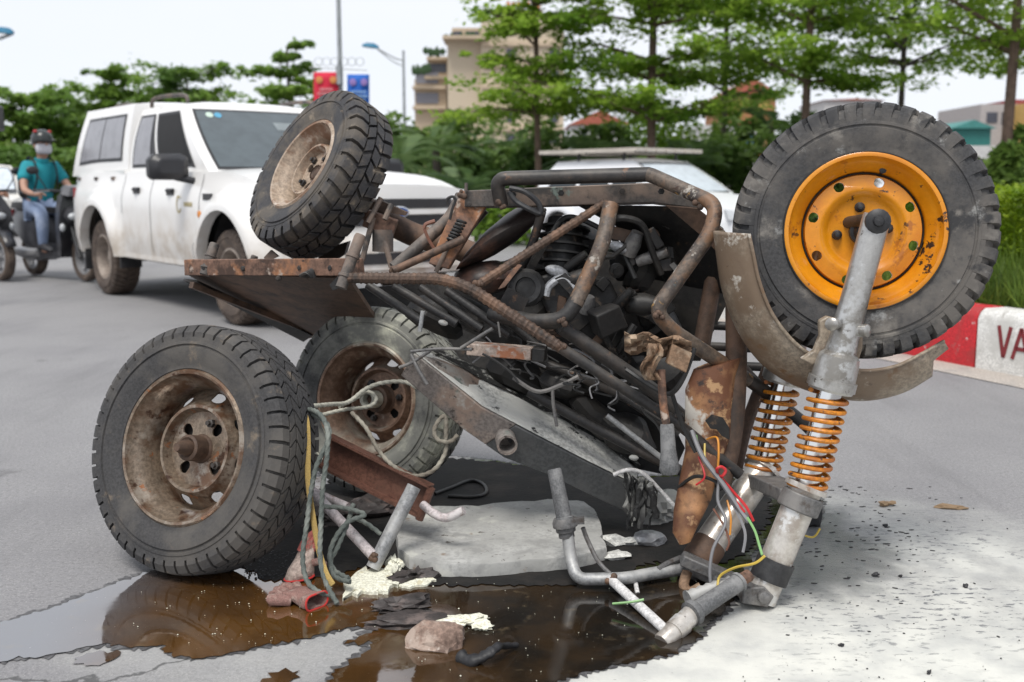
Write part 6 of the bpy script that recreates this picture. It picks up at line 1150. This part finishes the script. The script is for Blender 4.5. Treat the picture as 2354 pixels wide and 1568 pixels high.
# --- scooters and riders
scgrey = plain('dark_scooter_paint', (.035, .035, .04), .3); scgrey2 = plain('grey_scooter_panel', (.14, .14, .15), .4); seatm = plain('scooter_seat', (.02, .02, .02), .6); greenl = plain('green_sticker', (.05, .4, .06), .5); silv = plain('silver_scooter_part', (.4, .4, .41), .35, .5)
def skinned(name, chains, mat, parent, sub=1):
    """one continuous skin grown over joints: chains of (x, y, z, radius); a chain may start at an earlier joint index"""
    vs, es, rs = [], [], []
    for ch in chains:
        prev = None
        for j in ch:
            if isinstance(j, int): prev = j; continue
            vs.append(j[:3]); rs.append(j[3]); i = len(vs)-1
            if prev is not None: es.append((prev, i))
            prev = i
    me = bpy.data.meshes.new(name); me.from_pydata(vs, es, []); me.materials.append(mat); o = bpy.data.objects.new(name, me); COL.objects.link(o); o.parent = parent; WL[o.name] = Vector()
    o.modifiers.new('skin', 'SKIN'); o.modifiers['skin'].use_smooth_shade = True; lay = me.skin_vertices[0] if me.skin_vertices else None
    if lay is None:
        bm = bmesh.new(); bm.from_mesh(me); bm.verts.layers.skin.verify(); bm.to_mesh(me); bm.free(); lay = me.skin_vertices[0]
    for i, r in enumerate(rs): lay.data[i].radius = (r, r)
    lay.data[0].use_root = True
    s = o.modifiers.new('sub', 'SUBSURF'); s.levels = sub; s.render_levels = sub; return o
def scooter(loc, rz, label):
    t = thing('scooter', label, 'scooter', loc, Matrix.Rotation(rz, 3, 'Z'), 'scooters at the left edge')
    for x, nm in ((0, 'wheel'), (1.26, 'wheel')):
        e = empty(nm, (0, 0, 0), None, t); e.matrix_basis = Matrix.Translation((x, 0, .27))@frame((0, -1, 0)).to_4x4(); WL[e.name] = Vector()
        tyre_mb(.27, .10, .185, [], 36).build('tyre', tyred, e, local=True); m = MB(); m.lathe([(.19, .04), (.17, .045), (.165, .0), (.165, -.045), (.19, -.04)], seg=24)
        for k in range(6): a = k*math.pi/3; m.beam(Vector((.03*math.cos(a), .03*math.sin(a), 0)), Vector((.168*math.cos(a), .168*math.sin(a), 0)), .022, .02, (0, 0, 1))
        m.lathe([(.04, .05), (.04, -.05)], seg=12); m.build('rim', silv, e, local=True)
    m = MB(); m.loft([[Vector((x, y*w_, z)) for y, z in ((-1, z0), (-.9, lerp(z0, z1, .6)), (-.5, z1), (.5, z1), (.9, lerp(z0, z1, .6)), (1, z0))] for x, w_, z0, z1 in ((-.42, .05, .70, .80), (-.2, .13, .52, .80), (.1, .17, .40, .78), (.38, .16, .34, .72), (.48, .14, .30, .55))]); m.build('tail_body', scgrey, t, local=True)
    m = MB(); m.loft([[Vector((x, y*w_, z)) for y, z in ((-1, z0), (-.8, z0+.07), (.8, z0+.07), (1, z0))] for x, w_, z0 in ((-.35, .10, .79), (-.1, .15, .80), (.2, .16, .76), (.45, .11, .74))]); m.build('seat', seatm, t, local=True)
    m = MB(); m.loft([[Vector((x, y*w_, z)) for y, z in ((-1, .26), (-1, .33), (1, .33), (1, .26))] for x, w_ in ((.3, .15), (.6, .17), (.92, .15))]); m.build('footboard', scgrey, t, local=True)
    m = MB(); m.loft([[Vector((x+.07*abs(y), y*w_, z)) for y in (-1, -.6, 0, .6, 1)]+[Vector((x-.09, y*w_*.85, z)) for y in (1, .6, 0, -.6, -1)] for x, w_, z in ((.92, .16, .27), (1.02, .20, .45), (1.05, .22, .65), (1.04, .20, .80), (.98, .13, .95))]); m.build('leg_shield', scgrey, t, local=True)
    MB().loft([[Vector((1.06+.10*math.cos(a)*k, s, .72+.11*math.sin(a)*k)) for a in [2*math.pi*j/12 for j in range(12)]] for s, k in ((-.15, .4), (-.11, .9), (0, 1), (.11, .9), (.15, .4))]).build('headlight_shell', scgrey, t, local=True)
    for sg in (-1, 1): MB().ball((1.15, sg*.07, .72), .035, .06, .04).build('headlight', lampg, t, local=True)
    for sg in (-1, 1): MB().ball((1.13, sg*.19, .60), .03, .03, .045).build('indicator', lampg, t, local=True)
    m = MB(); m.loft([[Vector((x, y*w_, z)) for y, z in ((-1, z0), (-.6, z0+.10), (.6, z0+.10), (1, z0))] for x, w_, z0 in ((.86, .08, .94), (1.0, .13, .96), (1.09, .08, .94))]); m.build('handlebar_cover', scgrey2, t, local=True)
    MB().tube(spline([Vector((.86, -.36, 1.0)), Vector((.95, -.2, 1.0)), Vector((.98, 0, .98)), Vector((.95, .2, 1.0)), Vector((.86, .36, 1.0))]), .016, 8).build('handlebar', blackplas, t, local=True)
    for sg in (-1, 1):
        m = MB(); m.tube(spline([Vector((.93, sg*.24, 1.0)), Vector((.95, sg*.30, 1.10)), Vector((.92, sg*.36, 1.20))]), .007, 6); m.ball((.92, sg*.38, 1.22), .02, .07, .045); m.build('mirror', blackplas, t, local=True)
        MB().tube([Vector((.98, sg*.06, .80)), Vector((1.26, sg*.075, .27))], .022, 8).build('fork_leg', blackplas, t, local=True); MB().tube([Vector((.98, sg*.24, 1.0)), Vector((1.02, sg*.34, .99)), Vector((.99, sg*.42, .98))], .006, 6).build('brake_lever', silv, t, local=True)
    m = MB(); m.loft([[Vector((1.26+.30*math.cos(a), y, .27+.30*math.sin(a))) for y in (-.06, 0, .06)] for a in [R_(25+k*12) for k in range(12)]], caps=False, closed=False); o = m.build('front_mudguard', scgrey, t, local=True); o.modifiers.new('thick', 'SOLIDIFY').thickness = .012
    MB().box((1.30, -.07, .50), .03, .012, .03).build('side_reflector', greenl, t, local=True)
    m = MB(); m.tube([Vector((-.05, -.16, .30)), Vector((.2, -.16, .28)), Vector((.45, -.15, .30))], [.06, .07, .05], 10); m.build('exhaust', silv, t, local=True); m = MB(); m.loft([[Vector((x, y, z)) for y, z in ((-.1, z0), (-.1, z1), (.1, z1), (.1, z0))] for x, z0, z1 in ((-.05, .24, .34), (.3, .20, .42), (.5, .24, .4))]); m.build('engine', scgrey2, t, local=True); MB().box((-.42, 0, .74), .015, .09, .04).build('tail_light', redl, t, local=True)
    return t
skinm = plain('skin', (.42, .24, .17), .55); shirt = plain('teal_shirt', (.008, .25, .30), .8); jean = worn('washed_jeans', (.21, .27, .40), [((.36, .42, .54), 5, .5, .75)], .9, bump=0); shoe = plain('dark_shoe', (.035, .035, .04), .6); helm = plain('black_helmet', (.025, .03, .03), .25); maskm = plain('pale_face_mask', (.58, .58, .62), .85); hair = plain('dark_hair', (.015, .012, .01), .6); helred = plain('red_helmet_mark', (.45, .02, .02), .4); strapb = plain('black_backpack', (.015, .015, .016), .8)
def rider(loc, rz, label):
    t = thing('person', label, 'person', loc, Matrix.Rotation(rz, 3, 'Z'), 'scooter riders')
    hip = .84; ch = [[(.22, 0, hip, .13), (.23, 0, 1.0, .135), (.27, 0, 1.16, .15), (.31, 0, 1.30, .145), (.34, 0, 1.39, .065), (.36, 0, 1.46, .058), (.38, 0, 1.53, .088), (.40, 0, 1.60, .098), (.39, 0, 1.67, .082)]]
    for sg in (-1, 1): ch.append([3, (.31, sg*.16, 1.33, .066), (.36, sg*.24, 1.19, .052), (.46, sg*.285, 1.06, .044), (.64, sg*.29, 1.02, .036), (.80, sg*.29, 1.01, .030), (.86, sg*.29, 1.015, .034)])
    for sg in (-1, 1): ch.append([0, (.24, sg*.10, .82, .095), (.47, sg*.17, .82, .082), (.66, sg*.19, .79, .066), (.64, sg*.18, .60, .058), (.60, sg*.17, .42, .042), (.60, sg*.17, .36, .04), (.72, sg*.18, .345, .034)])
    skinned('body', ch, skinm, t)
    for sg in (-1, 1):
        m = MB()
        for k in range(4): z = 1.03-k*.017; m.tube([Vector((.865, sg*(.275+.0*k), z)), Vector((.905, sg*.285, z+.004)), Vector((.915, sg*.30, z-.014)), Vector((.89, sg*.31, z-.026))], [.011, .010, .009, .006], 6)
        m.tube([Vector((.85, sg*.265, 1.02)), Vector((.875, sg*.24, 1.01)), Vector((.90, sg*.23, .995))], [.012, .011, .007], 6); m.build('fingers', skinm, t, local=True)
    s = [[(.21, 0, hip-.01, .160), (.225, 0, 1.0, .163), (.265, 0, 1.16, .178), (.30, 0, 1.31, .168), (.33, 0, 1.385, .085)]]
    for sg in (-1, 1): s.append([3, (.31, sg*.165, 1.335, .094), (.36, sg*.245, 1.19, .080), (.375, sg*.255, 1.165, .078)])
    skinned('shirt', s, shirt, t)
    m = MB(); m.lathe([(.075, 0), (.085, .03), (.075, .06)], Matrix.Translation((.335, 0, 1.385))@frame((.2, 0, 1), (0, 1, 0)).to_4x4(), 14); m.build('collar', shirt, t, local=True)
    s = [[(.22, 0, .83, .135)]]
    for sg in (-1, 1): s.append([0, (.26, sg*.10, .825, .112), (.47, sg*.17, .825, .098), (.66, sg*.19, .79, .086), (.645, sg*.18, .60, .078), (.61, sg*.17, .44, .062), (.60, sg*.17, .40, .060)])
    skinned('jeans', s, jean, t)
    for sg in (-1, 1): m = MB(); m.loft([[Vector((x, sg*.175+.048*k*math.cos(a), .34+h*(.5+.5*math.sin(a)))) for a in [2*math.pi*j/12 for j in range(12)]] for x, k, h in ((.52, .6, .06), (.56, 1, .11), (.64, 1, .10), (.74, 1, .065), (.81, .85, .05), (.84, .4, .03))]); m.build('shoe', shoe, t, local=True)
    m = MB(); H = Vector((.385, 0, 1.655)); rings = []
    for i in range(9): a = R_(-14+i*13); rings.append([H+Vector((.135*math.cos(b)*math.cos(a), .122*math.sin(b)*math.cos(a), .125*math.sin(a)-(.035*(math.cos(b) < .3) if i == 0 else 0))) for b in [2*math.pi*j/20 for j in range(20)]])
    m.loft(rings); m.loft([[H+Vector((r*math.cos(b), r*.82*math.sin(b), z)) for b in [R_(-60+k*15) for k in range(9)]] for r, z in ((.125, .0), (.19, -.012), (.19, -.004), (.125, .012))], caps=False, closed=False); m.build('helmet', helm, t, local=True)
    for sg in (-1, 1): MB().ball(H+Vector((.02, sg*.085, .095)), .03, .025, .02).build('helmet_mark', helred, t, local=True)
    m = MB(); m.loft([[Vector((.395+.100*math.cos(b)*k, .092*math.sin(b)*k, z)) for b in [R_(-80+j*16) for j in range(11)]] for z, k in ((1.485, .80), (1.51, 1.02), (1.55, 1.10), (1.59, 1.05), (1.605, 1.0))], caps=False, closed=False); o = m.build('face_mask', maskm, t, local=True); o.modifiers.new('thick', 'SOLIDIFY').thickness = .006
    for sg in (-1, 1): MB().ball((.487, sg*.034, 1.625), .009, .016, .008).build('eye', hair, t, local=True); MB().ball((.39, sg*.097, 1.585), .02, .012, .032).build('ear', skinm, t, local=True)
    MB().ball((.496, 0, 1.60), .014, .014, .02).build('nose', skinm, t, local=True); MB().ball((.36, 0, 1.60), .09, .095, .075).build('hair', hair, t, local=True)
    m = MB()
    for sg in (-1, 1): m.tube(spline([Vector((.12, sg*.10, 1.30)), Vector((.25, sg*.12, 1.44)), Vector((.40, sg*.12, 1.40)), Vector((.465, sg*.12, 1.24)), Vector((.40, sg*.14, 1.06)), Vector((.2, sg*.15, .98))]), .020, 8, flat=.45)
    m.loft([[Vector((x, y*w_, z)) for y, z in ((-1, 1.0), (-1, 1.28), (-.6, 1.36), (.6, 1.36), (1, 1.28), (1, 1.0), (.6, .95), (-.6, .95))] for x, w_ in ((.13, .15), (.06, .16), (-.06, .13))]); m.build('backpack', strapb, t, local=True)
    return t
hz_ = math.atan2(-.66, .75)
s1 = G(84, 634); s1 = Vector((s1.x+.0, s1.y, 0)); scooter(s1, hz_, 'dark scooter of the masked rider beside the pickup tailgate'); rider(s1, hz_, 'masked rider in teal shirt, jeans and black helmet on a scooter').scale = (.95,)*3
s2 = s1+Vector((-.985, .10, 0))
def shift_copy(pred, label, d):
    o = [q for q in bpy.data.objects if q.parent is None and q.get('label') == pred][0]; c = copy_tree(o); c.location = o.location+d; c['label'] = label
shift_copy('dark scooter of the masked rider beside the pickup tailgate', 'dark scooter cut off by the left edge, only its front in view', s2-s1)
shift_copy('masked rider in teal shirt, jeans and black helmet on a scooter', 'second teal-shirted rider, only an arm in view at the left edge', s2-s1)
